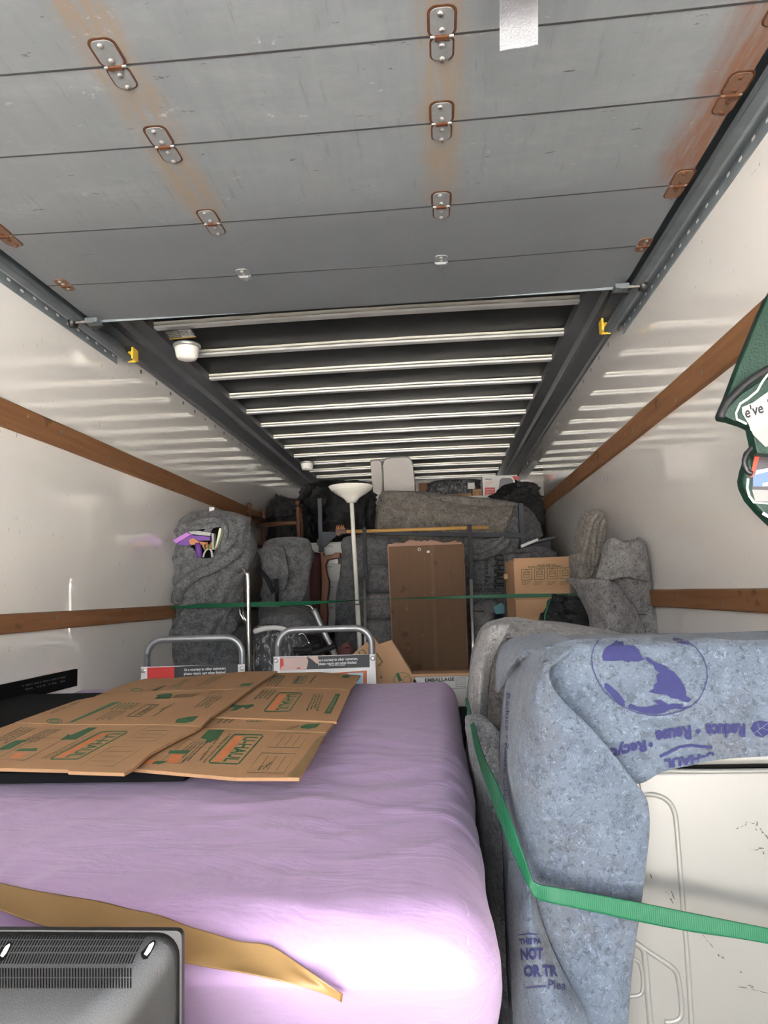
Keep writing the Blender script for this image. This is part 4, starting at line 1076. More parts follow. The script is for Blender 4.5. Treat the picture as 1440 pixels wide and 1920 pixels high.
d2, sg, h = dolly('utility dolly with torn sign, between the cartons and the tilted boxes', 3.20, 515, 702, 1173, 1231, 1276)
m = MB(); poly(m, [(525, 1233), (693, 1227), (693, 1251), (525, 1257)], h, 0.0004); m.build('black_field', 'sign_black', sg)
m = MB(); poly(m, [(525, 1234), (575, 1231), (578, 1240), (575, 1254), (525, 1260)], h, 0.0009); m.build('torn_label', 'tape_pale', sg)
m = MB(); poly(m, [(577, 1232), (596, 1230), (598, 1246), (592, 1243), (584, 1236)], h, 0.0009); m.build('torn_label', 'tape_pale', sg)
m = MB(); poly(m, [(525, 1258), (573, 1255), (573, 1264), (525, 1268)], h, 0.0012); m.build('tape', 'off_white', sg)
m = MB(); poly(m, [(525, 1235), (531, 1235), (532, 1248), (528, 1250), (525, 1256)], h, 0.0013); m.build('red_mark', 'sign_red', sg)
m = MB(); poly(m, [(555, 1254), (560, 1251), (565, 1254)], h, 0.0013); m.build('red_mark', 'sign_red', sg)
m = MB(); words(m, 'as a courtesy to other customers,', [(597, 1235), (671, 1232), (671, 1239), (597, 1242)], h, 0.02, 0.001)
words(m, 'please return cart when finished.', [(597, 1242), (669, 1239), (669, 1246), (597, 1249)], h, 0.02, 0.001)
words(m, 'THIS CART IS FOR CUSTOMERS', [(617, 1247), (647, 1246), (647, 1248), (617, 1249)], h, 0.02, 0.001); m.build('lettering', 'paper_white', sg)
m = MB(); poly(m, [(620, 1262), (688, 1257), (688, 1290), (620, 1290)], h, 0.0004); m.build('orange_field', 'sign_orange', sg)
m = MB(); poly(m, [(652, 1262), (681, 1261), (681, 1290), (652, 1290)], h, 0.0009); m.build('pale_field', 'sign_skyblue', sg)

# ---- blanket-wrapped shelf by the left wall, with small things in its top
spL = ((0.040, 40, 1.2, 7.0, 3), (0.026, 68, 1.2, 13, 9), (0.010, 20, 2, 16, 5))
wb_, wmb = soft('wrapped_shelf', 'dark grey blanket wrapped around a tall shelf against the left wall', 'blanket',
     [(958, 362, 430), (972, 340, 458), (1000, 326, 470), (1050, 327, 471), (1090, 332, 458), (1125, 335, 448), (1140, 336, 446), (1180, 331, 449), (1270, 329, 456)], 3.90, 0.36, 'blanket_grey', spL, G_BL, n=90, k=8)
hw = hit_bvh(wmb.bvh())
# roll of the blanket edge that crosses the front
def blanket_roll(pts, r, name, parent):
    P_ = []
    for x_, y_ in pts:
        p = hw(x_, y_); P_.append((p if p else PY(x_, y_, 3.95)) + V(0, -0.012, 0))
    rr = [r * f for f in ([0.3] + [1.0] * (len(P_) - 2) + [0.3])]
    sp = smooth_path(P_, 5); rs = [rr[min(len(rr) - 1, i // 5)] for i in range(len(sp))]
    return MB().tube(sp, rs, 12).build(name, 'blanket_grey', parent, smooth=True)
blanket_roll([(468, 1010), (450, 1030), (425, 1050), (400, 1065), (375, 1075), (350, 1092), (336, 1112), (334, 1132)], 0.034, 'rolled_edge', wb_)
blanket_roll([(462, 990), (440, 1010), (418, 1035), (402, 1062)], 0.024, 'rolled_edge', wb_)
blanket_roll([(350, 985), (370, 980), (398, 975), (418, 982), (424, 1000), (420, 1030)], 0.020, 'rolled_edge', wb_)
blanket_roll([(342, 1140), (330, 1160), (322, 1180), (326, 1195)], 0.034, 'rolled_edge', wb_)
# opening with its contents (each a thing of its own, standing in the open top)
def slabpx(name, label, cat, pts, Y, th, mat, parent=None, bevel=0.002, group=None, tilt=0.0):
    P_ = [PY(x_, y_, Y) for x_, y_ in pts]; mb = MB()
    mb.prism([(p.x, p.z) for p in P_], lambda a, b, d: (a, d + tilt * (b - P_[0].z), b), Y, Y + th)
    o = mb.build(name, mat, parent, bevel=bevel)
    if label: tag(o, label, cat, group)
    return o
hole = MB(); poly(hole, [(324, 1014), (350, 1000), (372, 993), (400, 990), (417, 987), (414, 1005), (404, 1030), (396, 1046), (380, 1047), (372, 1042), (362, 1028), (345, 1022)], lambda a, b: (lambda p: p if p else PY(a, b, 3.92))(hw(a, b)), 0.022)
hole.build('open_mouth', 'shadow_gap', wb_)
GI = 'small things in the open top of the wrapped shelf'
YI = 3.865
slabpx('book', 'lilac and purple book tilted in the open blanket', 'book', [(324, 1013), (350, 998), (358, 1002), (330, 1019)], YI - 0.02, 0.03, 'lilac', group=GI)
slabpx('book', 'dark purple flat box under the lilac book', 'book', [(330, 1020), (357, 1003), (394, 1006), (394, 1013), (370, 1014), (352, 1024)], YI, 0.03, 'purple', group=GI)
slabpx('notepad', 'pale grey paper pad lying on the purple box', 'notepad', [(352, 997), (372, 995), (395, 999), (394, 1005), (358, 1001)], YI, 0.03, 'silver_grey', group=GI)
slabpx('hairbrush', 'tan orange brush handle in the open blanket', 'brush', [(354, 1012), (362, 1009), (372, 1015), (388, 1017), (384, 1021), (368, 1021), (356, 1021)], YI - 0.015, 0.014, 'orange_tan', bevel=0.006, group=GI)
b_ = MB().tube([PY(371, 1018, YI - 0.01), PY(373, 1034, YI - 0.01), PY(374, 1045, YI - 0.01)], [0.016, 0.018, 0.014], 12).build('spray_bottle', 'purple', smooth=True); tag(b_, 'purple bottle standing in the open blanket', 'bottle', GI)
slabpx('booklet', 'pale yellow booklet standing upright in the open blanket', 'booklet', [(411, 990), (415, 990), (413, 1005), (405, 1028), (403, 1027)], YI, 0.04, 'pale_yellow', group=GI)
slabpx('grey_binder', 'slim grey binder standing beside the yellow booklet', 'binder', [(397, 1000), (401, 1000), (401, 1030), (397, 1030)], YI + 0.005, 0.05, 'silver_grey', group=GI)
pl_ = thing('fake_plant', 'little green and tan bunch beside the purple bottle', 'plant', PY(389, 1026, YI), GI)
for k in range(5):
    a = PY(384 + k * 2.6, 1030, YI); b = PY(382 + k * 3.4, 1016 + (k % 2) * 3, YI - 0.01)
    MB().tube([a, (a + b) / 2 + V(0.003 * (k - 2), -0.006, 0), b], [0.005, 0.006, 0.001], 6).build('leaf', 'leaf_green' if k % 2 else 'orange_tan', pl_, smooth=True)
m = MB().tube(smooth_path([PY(381, 1045, YI), PY(384, 1035, YI), PY(390, 1029, YI), (PY(396, 1032, YI)), PY(398, 1045, YI)], 5), 0.006, 8)
o = m.build('cable_loop', 'silver_grey', smooth=True); tag(o, 'grey looped cord at the bottom of the open blanket', 'cord', GI)
for nm, lb, pts in (('white_tag', 'taller white tag sticking up from the wrapped shelf', [(392, 951), (402, 951), (402, 966), (392, 967)]), ('white_tag', 'smaller white tag at the top right of the wrapped shelf', [(427, 962), (434, 962), (434, 969), (427, 969)])):
    slabpx(nm, lb, 'tag', pts, 4.05, 0.012, 'off_white')

# ---- chrome luggage frame beside the wrapped shelf
fr = thing('chrome_frame', 'bright chrome tube frame standing beside the wrapped shelf', 'frame', PY(465, 1260, 3.72))
up = [PY(447, 1072, 3.80), PY(455, 1068, 3.76), PY(462, 1074, 3.72), PY(465, 1090, 3.72), PY(466, 1180, 3.72), PY(470, 1300, 3.72)]
pts = smooth_path(up, 6); pts[-1].z = 0.0
MB().tube(pts, 0.012, 12).build('upright', 'chrome', fr, smooth=True)
MB().tube([PY(452, 1110, 3.78), PY(450, 1150, 3.78), PY(462, 1172, 3.76)], 0.004, 8).build('wire_brace', 'chrome', fr, smooth=True)
MB().tube([PY(455, 1100, 3.78), PY(456, 1155, 3.78), PY(462, 1165, 3.76)], 0.004, 8).build('wire_brace', 'chrome', fr, smooth=True)
q = [PY(477, 1200, 3.76), PY(475, 1300, 3.76)]; q[-1].z = 0.0
MB().tube(q, 0.006, 8).build('side_rod', 'chrome', fr, smooth=True)

# ---- stretch-film bundle and the dark garden tool heads over it
soft('film_wrapped_bundle', 'shiny bundle wrapped in clear stretch film behind the dollies', 'bundle', [(1172, 482, 520), (1180, 476, 548), (1200, 474, 572), (1230, 473, 580), (1275, 473, 590)], 3.76, 0.2, 'stretch_film', ((0.025, 50, 2, 9, 4), (0.014, 20, 4, 16, 8)), k=8, n=80)
o = MB().tube(smooth_path([PY(478, 1184, 3.74), PY(500, 1178, 3.70), PY(525, 1178, 3.69), PY(545, 1186, 3.70)], 5), 0.014, 10).build('cream_hose', 'paper_white', smooth=True); tag(o, 'cream rolled edge lying on the film-wrapped bundle', 'roll')
tl_ = thing('garden_tool', 'black moulded grips lying behind the torn dolly sign', 'tool', PY(590, 1235, 3.62))
for nm, pts, r in (('grip', [(551, 1219), (560, 1219), (572, 1219), (586, 1218)], [0.017, 0.016, 0.02, 0.022]), ('grip', [(586, 1224), (600, 1221), (616, 1216), (631, 1209)], [0.02, 0.016, 0.016, 0.010]), ('grip', [(562, 1228), (590, 1212), (602, 1210)], [0.014, 0.022, 0.012])):
    MB().tube(smooth_path([PY(a, b, 3.62) for a, b in pts], 4), [r[min(len(r)-1, i // 4)] for i in range((len(pts)-1)*4+1)], 10).build(nm, 'frame_black', tl_, smooth=True)
MB().tube(smooth_path([PY(560, 1190, 3.65), PY(568, 1188, 3.65), (PY(574, 1194, 3.64)), PY(580, 1207, 3.62)], 4), 0.0045, 8).build('wire', 'chrome', tl_, smooth=True)
MB().tube([PY(590, 1222, 3.63), PY(592, 1270, 3.63), V(PY(592, 1270, 3.63).x, 3.63, 0.0)], 0.014, 8).build('shaft', 'frame_black', tl_, smooth=True)

# ---- blanket-covered chair with a tube arm
soft('covered_chair', 'grey blanket over a chair beside the chrome frame', 'blanket', [(1008, 515, 560), (1014, 500, 574), (1035, 494, 581), (1080, 492, 577), (1130, 490, 575), (1170, 488, 590), (1190, 485, 600)], 4.35, 0.40, 'blanket_grey', ((0.035, 75, 0.8, 5, 13), (0.02, 50, 2, 8, 2)), G_BL, k=7, n=80)
drape('blanket_corner', 'loose grey blanket corner folded open on the covered chair', [[(481, 1031, 4.30), (505, 1022, 4.26), (530, 1024, 4.30)], [(490, 1055, 4.24), (512, 1044, 4.18), (540, 1058, 4.22)], [(492, 1085, 4.30), (515, 1075, 4.24), (538, 1082, 4.20)], [(500, 1120, 4.34), (522, 1110, 4.30), (534, 1106, 4.26)]], 'blanket_grey', ((0.012, 60, 1, 9, 4),))
drape('blanket_heap', 'low heap of dark grey blanket on the seat of the covered chair', [[(495, 1150, 4.25), (530, 1138, 4.2), (570, 1146, 4.2), (592, 1165, 4.25)], [(490, 1160, 4.15), (530, 1152, 4.05), (570, 1158, 4.05), (595, 1175, 4.15)], [(488, 1172, 4.10), (530, 1172, 4.0), (572, 1174, 4.0), (598, 1182, 4.10)], [(488, 1186, 4.12), (530, 1188, 4.02), (572, 1190, 4.02), (600, 1192, 4.12)]], 'blanket_grey', ((0.02, 15, 1, 9, 4), (0.014, -25, 2, 11, 6)))
ar = thing('folding_chair', 'dark folding chair frame with a bright tube arm under the green strap', 'chair', PY(560, 1240, 4.0))
pts = smooth_path([PY(480, 1138, 4.05), PY(520, 1136, 4.0), PY(555, 1134, 3.98), PY(578, 1135, 3.96), PY(588, 1143, 3.95), PY(598, 1165, 3.94), PY(612, 1195, 3.93), PY(622, 1215, 3.92), PY(650, 1290, 3.9)], 5); pts[-1].z = 0.0
MB().tube(pts[:22], 0.009, 10).build('arm_tube', 'chrome', ar, smooth=True)
MB().tube(pts[20:], 0.017, 10).build('leg_tube', 'galvanised', ar, smooth=True)
MB().box(tuple(PY(500, 1192, 3.98)), tuple(PY(605, 1186, 4.25) + V(0, 0, 0.0))).build('seat_edge', 'frame_black', ar)
MB().box((PY(500, 1192, 3.98).x, 3.98, 0.0), (PY(505, 1192, 3.98).x, 4.0, PY(500, 1192, 3.98).z)).build('leg', 'frame_black', ar)
MB().tube([PY(518, 1085, 4.22), PY(519, 1130, 4.22)], 0.012, 8).build('back_post', 'frame_black', ar, smooth=True)
MB().tube([PY(484, 1065, 4.2), PY(500, 1085, 4.18), PY(512, 1110, 4.16)], 0.014, 8).build('back_strut', 'frame_black', ar, smooth=True)

# ---- spindle chair lying on the black bags at the back left
ch = thing('spindle_chair', 'dark wooden chair with turned posts lying against the back left', 'chair', PY(515, 1010, 5.45))
def turned(pts_, r, name):
    a, b = pts_; n = 30; P_ = [a + (b - a) * i / n for i in range(n + 1)]
    R_ = [r * (1 + 0.32 * math.sin(i * 1.3) * (1 if i < 9 else 0.0)) * (0.6 if i == 0 else 1) for i in range(n + 1)]
    MB().tube(P_, R_, 12).build(name, 'dark_wood', ch, smooth=True)
turned((PY(467, 943, 5.35), PY(470, 1030, 5.35)), 0.018, 'post'); turned((PY(558, 938, 5.35), PY(560, 1012, 5.35)), 0.018, 'post')
turned((PY(493, 955, 5.75), PY(495, 1030, 5.75)), 0.016, 'post'); turned((PY(564, 953, 5.75), PY(566, 1012, 5.75)), 0.016, 'post')
MB().tube([PY(482, 985, 5.55), PY(558, 980, 5.35)], 0.019, 10).build('rail', 'dark_wood', ch, smooth=True)
MB().tube([PY(468, 968, 5.35), PY(495, 975, 5.75)], 0.016, 10).build('rail', 'dark_wood', ch, smooth=True)
MB().obox((PY(485, 1025, 5.5) + PY(560, 1018, 5.5)) / 2, (0.36, 0.40, 0.03)).build('seat', 'dark_wood', ch, bevel=0.008)
GB = 'black plastic bags in the load'
bgs = ((0.07, 70, 2.0, 7, 3), (0.05, 20, 3, 11, 7), (0.02, 100, 4, 18, 5))
def bag(label, rows, Y, dep, bottom=0.0, knot=None):
    o, mb = soft('trash_bag', label, 'bag', rows, Y, dep, 'bag_black', bgs, GB, bottom=bottom, k=6, n=64, power=2.4)
    if knot:
        for k_ in range(3):
            a = PY(knot[0], knot[1] + 6, Y + 0.1); b = PY(knot[0] + (k_ - 1) * 9, knot[1] - 8 + 3 * k_, Y + 0.08)
            MB().tube([a, (a + b) / 2 + V(0, -0.02, 0), b], [0.03, 0.022, 0.006], 8).build('tied_end', 'bag_black', o, smooth=True)
    return o
bag('black bag behind the dark spindle chair', [(932, 522, 545), (942, 514, 575), (970, 510, 588), (1012, 510, 590)], 5.90, 0.45, 0.0, (526, 934))
bag('large black bag filling the back left corner under the roof', [(900, 600, 640), (908, 568, 690), (930, 560, 700), (1010, 560, 700)], 6.75, 0.45, 0.0)
bag('black bag between the grey post and the floor lamp', [(918, 625, 690), (935, 612, 705), (970, 608, 710), (1020, 606, 712)], 6.0, 0.4, 0.0)
# ---- white drawer unit, maroon chair with a curved wooden side
dr = thing('drawer_unit', 'white plastic drawer unit showing above the maroon chair', 'drawers', PY(612, 1100, 5.50))
a, b = PY(576, 1018, 5.45), PY(648, 1040, 5.45)
MB().box((a.x, 5.45, 0.0), (b.x, 5.80, a.z)).build('body', 'off_white', dr, bevel=0.006)
for k in range(5):
    z_ = a.z - 0.012 - k * 0.16
    dd = MB().box((a.x + 0.01, 5.43, z_ - 0.145), (b.x - 0.01, 5.45, z_)).build('drawer', 'off_white', dr, bevel=0.004)
    MB().box((a.x + 0.10, 5.422, z_ - 0.03), (b.x - 0.10, 5.43, z_ - 0.018)).build('drawer_pull', 'silver_grey', dd)
mc = thing('maroon_chair', 'maroon upholstered chair with a curved reddish wooden side', 'chair', PY(600, 1180, 5.1))
a, b = PY(568, 1036, 5.1), PY(602, 1180, 5.1)
MB().box((a.x, 5.10, b.z), (b.x, 5.35, a.z)).build('backrest', 'maroon_cloth', mc, bevel=0.03, seg=4)
prof = [(600, 1036), (606, 1036), (606, 1042), (624, 1040), (628, 1036), (638, 1036), (638, 1046), (614, 1050), (610, 1060), (612, 1075), (617, 1090), (616, 1110), (612, 1130), (614, 1150), (612, 1175), (597, 1175), (600, 1140), (603, 1100), (602, 1060)]
slabpx('side_frame', None, None, prof, 5.02, 0.07, 'red_wood', mc, 0.006)
MB().box((a.x, 5.05, b.z - 0.08), (PY(618, 1180, 5.1).x, 5.40, b.z)).build('seat', 'maroon_cloth', mc, bevel=0.02)
for xx in (a.x + 0.03, PY(612, 1180, 5.1).x):
    for yy in (5.08, 5.37): MB().tube([V(xx, yy, b.z - 0.07), V(xx, yy, 0)], [0.022, 0.015], 8).build('leg', 'red_wood', mc, smooth=True)
o = slabpx('label_box', 'small white printed box beside the maroon chair', 'box', [(615, 1048), (634, 1047), (634, 1057), (617, 1057)], 5.25, 0.12, 'box_white')
# ---- floor lamp
fl2 = thing('floor_lamp', 'white torchiere floor lamp with a wide bowl shade', 'lamp', PY(672, 1235, 4.75))
la, lb = PY(659, 938, 4.75), PY(671, 1150, 4.74)
ld_ = (lb - la); base = la + ld_ * (la.z / -ld_.z)
MB().tube([la + V(0, 0, 0.0), la + ld_ * 0.92], 0.0145, 14).build('upper_pole', 'lamp_white', fl2, smooth=True)
MB().tube([la + ld_ * 0.925, la + ld_ * 1.4, base + V(0, 0, 0.02)], 0.0165, 14).build('lower_pole', 'lamp_white', fl2, smooth=True)
MB().lathe([(0.0148, 0.004), (0.0168, 0.004), (0.0168, -0.004), (0.0148, -0.004)], la + ld_ * 0.922, 14).build('pole_joint', 'rivet_dark', fl2)
MB().lathe([(0.001, 0.03), (0.10, 0.028), (0.125, 0.014), (0.128, 0.0), (0.001, 0.0)], (base.x, base.y, 0), 28).build('lamp_base', 'lamp_white', fl2, smooth=True)
bowl = [(0.012, -0.02), (0.035, -0.015), (0.045, 0.002), (0.060, 0.018), (0.090, 0.036), (0.118, 0.054), (0.140, 0.074), (0.154, 0.092), (0.158, 0.098), (0.152, 0.094), (0.12, 0.062), (0.05, 0.02), (0.001, 0.01)]
MB().lathe(bowl, la, 40).build('bowl_shade', 'lamp_white', fl2, smooth=True)
for rr, zz in ((0.137, 0.070), (0.147, 0.081)):
    MB().tube([la + V(rr * math.cos(i * math.pi / 18) * 1.005, rr * math.sin(i * math.pi / 18) * 1.005, zz) for i in range(37)], 0.0018, 6).build('shade_ring', 'lamp_white', fl2, smooth=True)
# ---- stacked blankets behind the lamp
soft('tall_blanket_stack', 'tall grey blanket wrap standing behind the floor lamp', 'blanket', [(1003, 660, 700), (1010, 645, 735), (1040, 640, 770), (1090, 632, 780), (1140, 628, 785), (1200, 626, 790)], 4.99, 0.2, 'blanket_grey', ((0.03, 75, 0.8, 5, 23), (0.015, 30, 2, 8, 2)), G_BL, k=6, n=80)
GP = 'folded blankets stacked beside the wooden panel'
for i, (y0, y1, mt, lb_) in enumerate(((1060, 1112, 'blanket_grey', 'top'), (1112, 1162, 'blanket_silver', 'middle'), (1163, 1215, 'blanket_silver', 'bottom'))):
    a, b = PY(684, y0, 4.78), PY(738, y1, 4.78)
    q = weld(round_box((a.x, 4.78, max(0, b.z + 0.004)), (b.x + 0.1, 4.97, a.z), (0.05, 0.06, 0.045), 14, 10, 12, lambda p, n: n * 0.012 * noise.noise(p * 9)))
    o = q.build('folded_blanket', mt, smooth=True); tag(o, '%s folded blanket in the stack left of the wooden panel' % lb_, 'blanket', GP)
zb_ = PY(700, 1215, 4.78).z
MB().box((PY(680, 1215, 4.78).x, 4.79, 0), (PY(745, 1215, 4.78).x + 0.1, 4.96, zb_ + 0.0)).build('low_carton', 'cardboard_light', bevel=0.004)
tag(bpy.data.objects['low_carton'], 'plain carton underneath the stacked folded blankets', 'carton')
# ---- wooden cabinet back with a scalloped crest
cb = thing('cabinet_back', 'brown wooden cabinet turned back-out with a scalloped pinkish crest', 'cabinet', PY(800, 1262, 4.45))
YC = 4.45
q = [PY(728, 1024, YC), PY(868, 1019, YC), PY(877, 1254, YC), PY(739, 1258, YC)]
def strip(u0, u1, mat, th=0.02, name='back_board', dy=0.0):
    A = [q[0] + (q[1] - q[0]) * u0, q[0] + (q[1] - q[0]) * u1, q[3] + (q[2] - q[3]) * u1, q[3] + (q[2] - q[3]) * u0]
    MB().prism([(p.x, p.z) for p in A], lambda a, b, d: (a, d, b), YC + dy, YC + dy + th).build(name, mat, cb)
strip(0.0, 0.555, 'panel_wood'); strip(0.557, 0.605, 'panel_stripe'); strip(0.607, 1.0, 'panel_wood')
strip(-0.012, 0.0, 'pink_wood', 0.24, 'side_board', -0.004); strip(1.0, 1.012, 'panel_stripe', 0.24, 'side_board', -0.004)
crest = [(727, 1025), (727, 1020), (733, 1020), (745, 1017), (757, 1018), (768, 1012), (776, 1012), (780, 1015), (785, 1013), (790, 1016), (796, 1012), (801, 1015), (806, 1011), (816, 1013), (830, 1018), (845, 1016), (853, 1012), (858, 1017), (866, 1016), (866, 1020)]
slabpx('crest', None, None, crest, YC - 0.012, 0.035, 'pink_wood', cb, 0.002)
a, b = PY(735, 1256, YC), PY(882, 1262, YC)
MB().box((a.x, YC - 0.02, b.z), (b.x, YC + 0.25, a.z)).build('foot_rail', 'panel_stripe', cb, bevel=0.002)
MB().box((a.x + 0.01, YC + 0.03, a.z), (b.x - 0.02, YC + 0.235, PY(800, 1022, YC).z - 0.04)).build('carcass', 'panel_wood', cb)
m = MB(); hq = hit_y(YC)
ring(m, 786, 1030, 2.4, 2.6, 1.2, hq, 10); poly(m, [(800, 1033), (805, 1032), (806, 1036), (801, 1037)], hq, 0.001); m.build('label_scrap', 'off_white', cb)
pt2 = MB().box((a.x - 0.03, YC - 0.06, 0.0), (b.x + 0.05, YC + 0.30, b.z - 0.001)).build('flat_carton', 'cardboard_light', bevel=0.004)
tag(pt2, 'low plain carton that the wooden cabinet stands on', 'carton')
# ---- bed frame: black bars in front, grey rails behind
bar = thing('bed_rail', 'black upright metal bar left of the wooden cabinet', 'metal bar', PY(684, 1200, 4.62), 'black upright bars beside the cabinet')
for root, xt, yt, xb2 in ((bar, 683, 989, 685), (None, 880, 984, 887)):
    if root is None: root = thing('bed_rail', 'black upright metal bar right of the wooden cabinet', 'metal bar', PY(886, 1200, 4.62), 'black upright bars beside the cabinet')
    a, b = PY(xt, yt, 4.64 if xt < 700 else 4.36), PY(xb2, 1215, 4.64 if xt < 700 else 4.36); b = a + (b - a) * ((a.z - 0.0) / (a.z - b.z))
    mid = a + (b - a) * 0.22
    MB().box((a.x - 0.013, a.y - 0.012, mid.z), (a.x + 0.013, a.y + 0.012, a.z)).build('sleeve', 'frame_black', root, bevel=0.002)
    MB().tube([mid, b], 0.0095, 10).build('rod', 'bright_steel', root, smooth=True)
bf = thing('metal_bed', 'grey steel bed frame with end posts across the blanket-covered sofa', 'bed frame', PY(790, 1000, 5.2))
YB = 5.22
a, b = PY(600, 935, YB), PY(600, 1035, YB)
MB().box((a.x - 0.016, YB - 0.02, b.z), (a.x + 0.016, YB + 0.02, a.z)).build('post', 'frame_grey', bf, bevel=0.003)
a2 = PY(976, 944, YB); MB().box((a2.x - 0.018, YB - 0.02, 0), (a2.x + 0.018, YB + 0.02, a2.z)).build('post', 'frame_grey', bf, bevel=0.003)
q1, q2 = PY(605, 1000, YB - 0.02), PY(985, 999, YB - 0.02)
slabpx('side_rail', None, None, [(630, 990), (720, 995), (830, 998), (985, 999), (985, 1008), (830, 1006), (720, 1003), (630, 998)], YB - 0.03, 0.03, 'frame_grey', bf)
slabpx('corner_plate', None, None, [(602, 997), (640, 997), (632, 1004), (622, 1012), (608, 1026), (602, 1026)], YB - 0.035, 0.03, 'frame_grey', bf)
slabpx('catch', None, None, [(594, 1011), (602, 1010), (602, 1022), (594, 1022)], YB - 0.035, 0.03, 'frame_grey', bf)
for xx in (704, 709, 736, 741, 776, 782): MB().lathe([(0.005, 0), (0.005, -0.004)], PY(xx, 996 + (xx - 704) * 0.025, YB - 0.031), 8, Matrix(((1, 0, 0), (0, 0, 1), (0, 1, 0)))).build('bolt_hole', 'shadow_gap', bf)
# ---- broom
br_ = thing('broom', 'broom with a straight yellow wooden handle lying across the bars', 'broom', PY(780, 993, 4.85))
MB().tube([PY(650, 997, 4.86), PY(916, 988.5, 4.86)], 0.0125, 12).build('handle', 'broom_wood', br_, smooth=True)
slabpx('head', None, None, [(628, 991), (648, 994), (650, 1000), (640, 1001), (634, 1006), (630, 1000)], 4.84, 0.06, 'dark_wood', br_)
for k in range(5): MB().tube([PY(632 + k * 3.4, 992, 4.87), PY(630 + k * 3.4, 985 - (k % 2), 4.87)], [0.006, 0.002], 6).build('bristle', 'orange_tan', br_)
# ---- blanket-covered sofa across the back
so = thing('covered_sofa', 'big taupe blanket covering a sofa stood across the back of the load', 'sofa', PY(860, 1000, 5.5))
soft('sofa_body', None, None, [(921, 735, 760), (924, 716, 790), (935, 711, 850), (950, 708, 965), (970, 706, 1000), (1010, 704, 1012), (1060, 704, 1010)], 5.45, 0.60, 'blanket_taupe', ((0.02, 80, 0.7, 3.5, 3),), parent=so, k=7, n=80, power=4)
gd = [[(714, 922, 5.45), (770, 922, 5.42), (830, 938, 5.42), (900, 948, 5.42), (968, 948, 5.44)], [(710, 950, 5.40), (770, 950, 5.37), (830, 955, 5.37), (900, 962, 5.37), (960, 965, 5.40)], [(707, 985, 5.38), (770, 985, 5.34), (830, 985, 5.34), (890, 985, 5.34), (950, 985, 5.38)], [(706, 1015, 5.37), (770, 1020, 5.33), (830, 1020, 5.33), (890, 1018, 5.33), (940, 1012, 5.37)]]
drape('front_cover', None, gd, 'blanket_taupe', ((0.018, 80, 0.7, 3.0, 5), (0.008, 30, 2, 7, 3)), so)
drape('side_cover', None, [[(970, 948, 5.46), (990, 958, 5.5), (1000, 968, 5.55), (1008, 974, 5.6)], [(960, 975, 5.42), (980, 985, 5.42), (1000, 990, 5.45), (1015, 982, 5.55)], [(945, 1012, 5.40), (970, 1015, 5.40), (995, 1015, 5.42), (1018, 1005, 5.5)]], 'blanket_grey', ((0.012, 60, 1, 7, 5),), so)
# lower covers with print
dk = thing('printed_blanket', 'dark blue-grey blanket with upside-down print hanging right of the cabinet', 'blanket', PY(920, 1180, 4.85), G_BL)
_, pmb = drape('hanging_sheet', None, [[(870, 1008, 5.05), (905, 1012, 5.02), (940, 1008, 5.04), (975, 1010, 5.1)], [(868, 1050, 5.0), (905, 1045, 4.95), (935, 1035, 4.98), (972, 1030, 5.05)], [(868, 1100, 4.98), (905, 1100, 4.93), (940, 1098, 4.96), (970, 1095, 5.02)], [(868, 1150, 4.97), (905, 1150, 4.92), (940, 1150, 4.95), (970, 1150, 5.0)], [(868, 1330, 4.97), (905, 1330, 4.92), (940, 1330, 4.95), (970, 1330, 5.0)]], 'blanket_grey', ((0.012, 70, 1, 6, 15),), dk)
hpm = hit_bvh(pmb.bvh())
for k, (pp, rr) in enumerate(((((866, 1040), (890, 1045), (915, 1040), (940, 1025), (953, 1010)), 0.03), (((866, 1032), (890, 1037), (912, 1032), (934, 1018), (948, 1008)), 0.028))):
    MB().tube(smooth_path([PY(x_, y_, 4.93 + 0.03 * k) for x_, y_ in pp], 5), rr, 12).build('rolled_hem', 'blanket_grey', dk, smooth=True)
m = MB()
words(m, 'U-HAUL', [(946, 1040), (946, 1105), (926, 1105), (926, 1040)], hpm, 0.03, 0.003, 15)
words(m, 'Reuse \u2022 Re', [(919, 1042), (919, 1092), (908, 1092), (908, 1042)], hpm, 0.03, 0.003, 15)
words(m, 'THIS PAD IS NOT FOR SALE', [(890, 1094), (940, 1094), (940, 1100), (890, 1100)], hpm, 0.02, 0.003, 15)
words(m, 'OR TRADE', [(890, 1102), (938, 1102), (938, 1110), (890, 1110)], hpm, 0.02, 0.003, 15)
m.build('print', 'print_black', dk)
o, _ = soft('small_wrapped_bundle', 'pale grey wrapped bundle low behind the black bar', 'blanket', [(1128, 900, 925), (1136, 890, 932), (1150, 888, 934), (1170, 886, 930)], 4.62, 0.2, 'blanket_silver', ((0.02, 40, 2, 9, 3),), G_BL)
o = slabpx('teal_cloth', 'small teal cloth corner beside the tall carton', 'cloth', [(925, 1138), (940, 1130), (946, 1135), (946, 1150), (930, 1152)], 4.30, 0.02, 'teal')
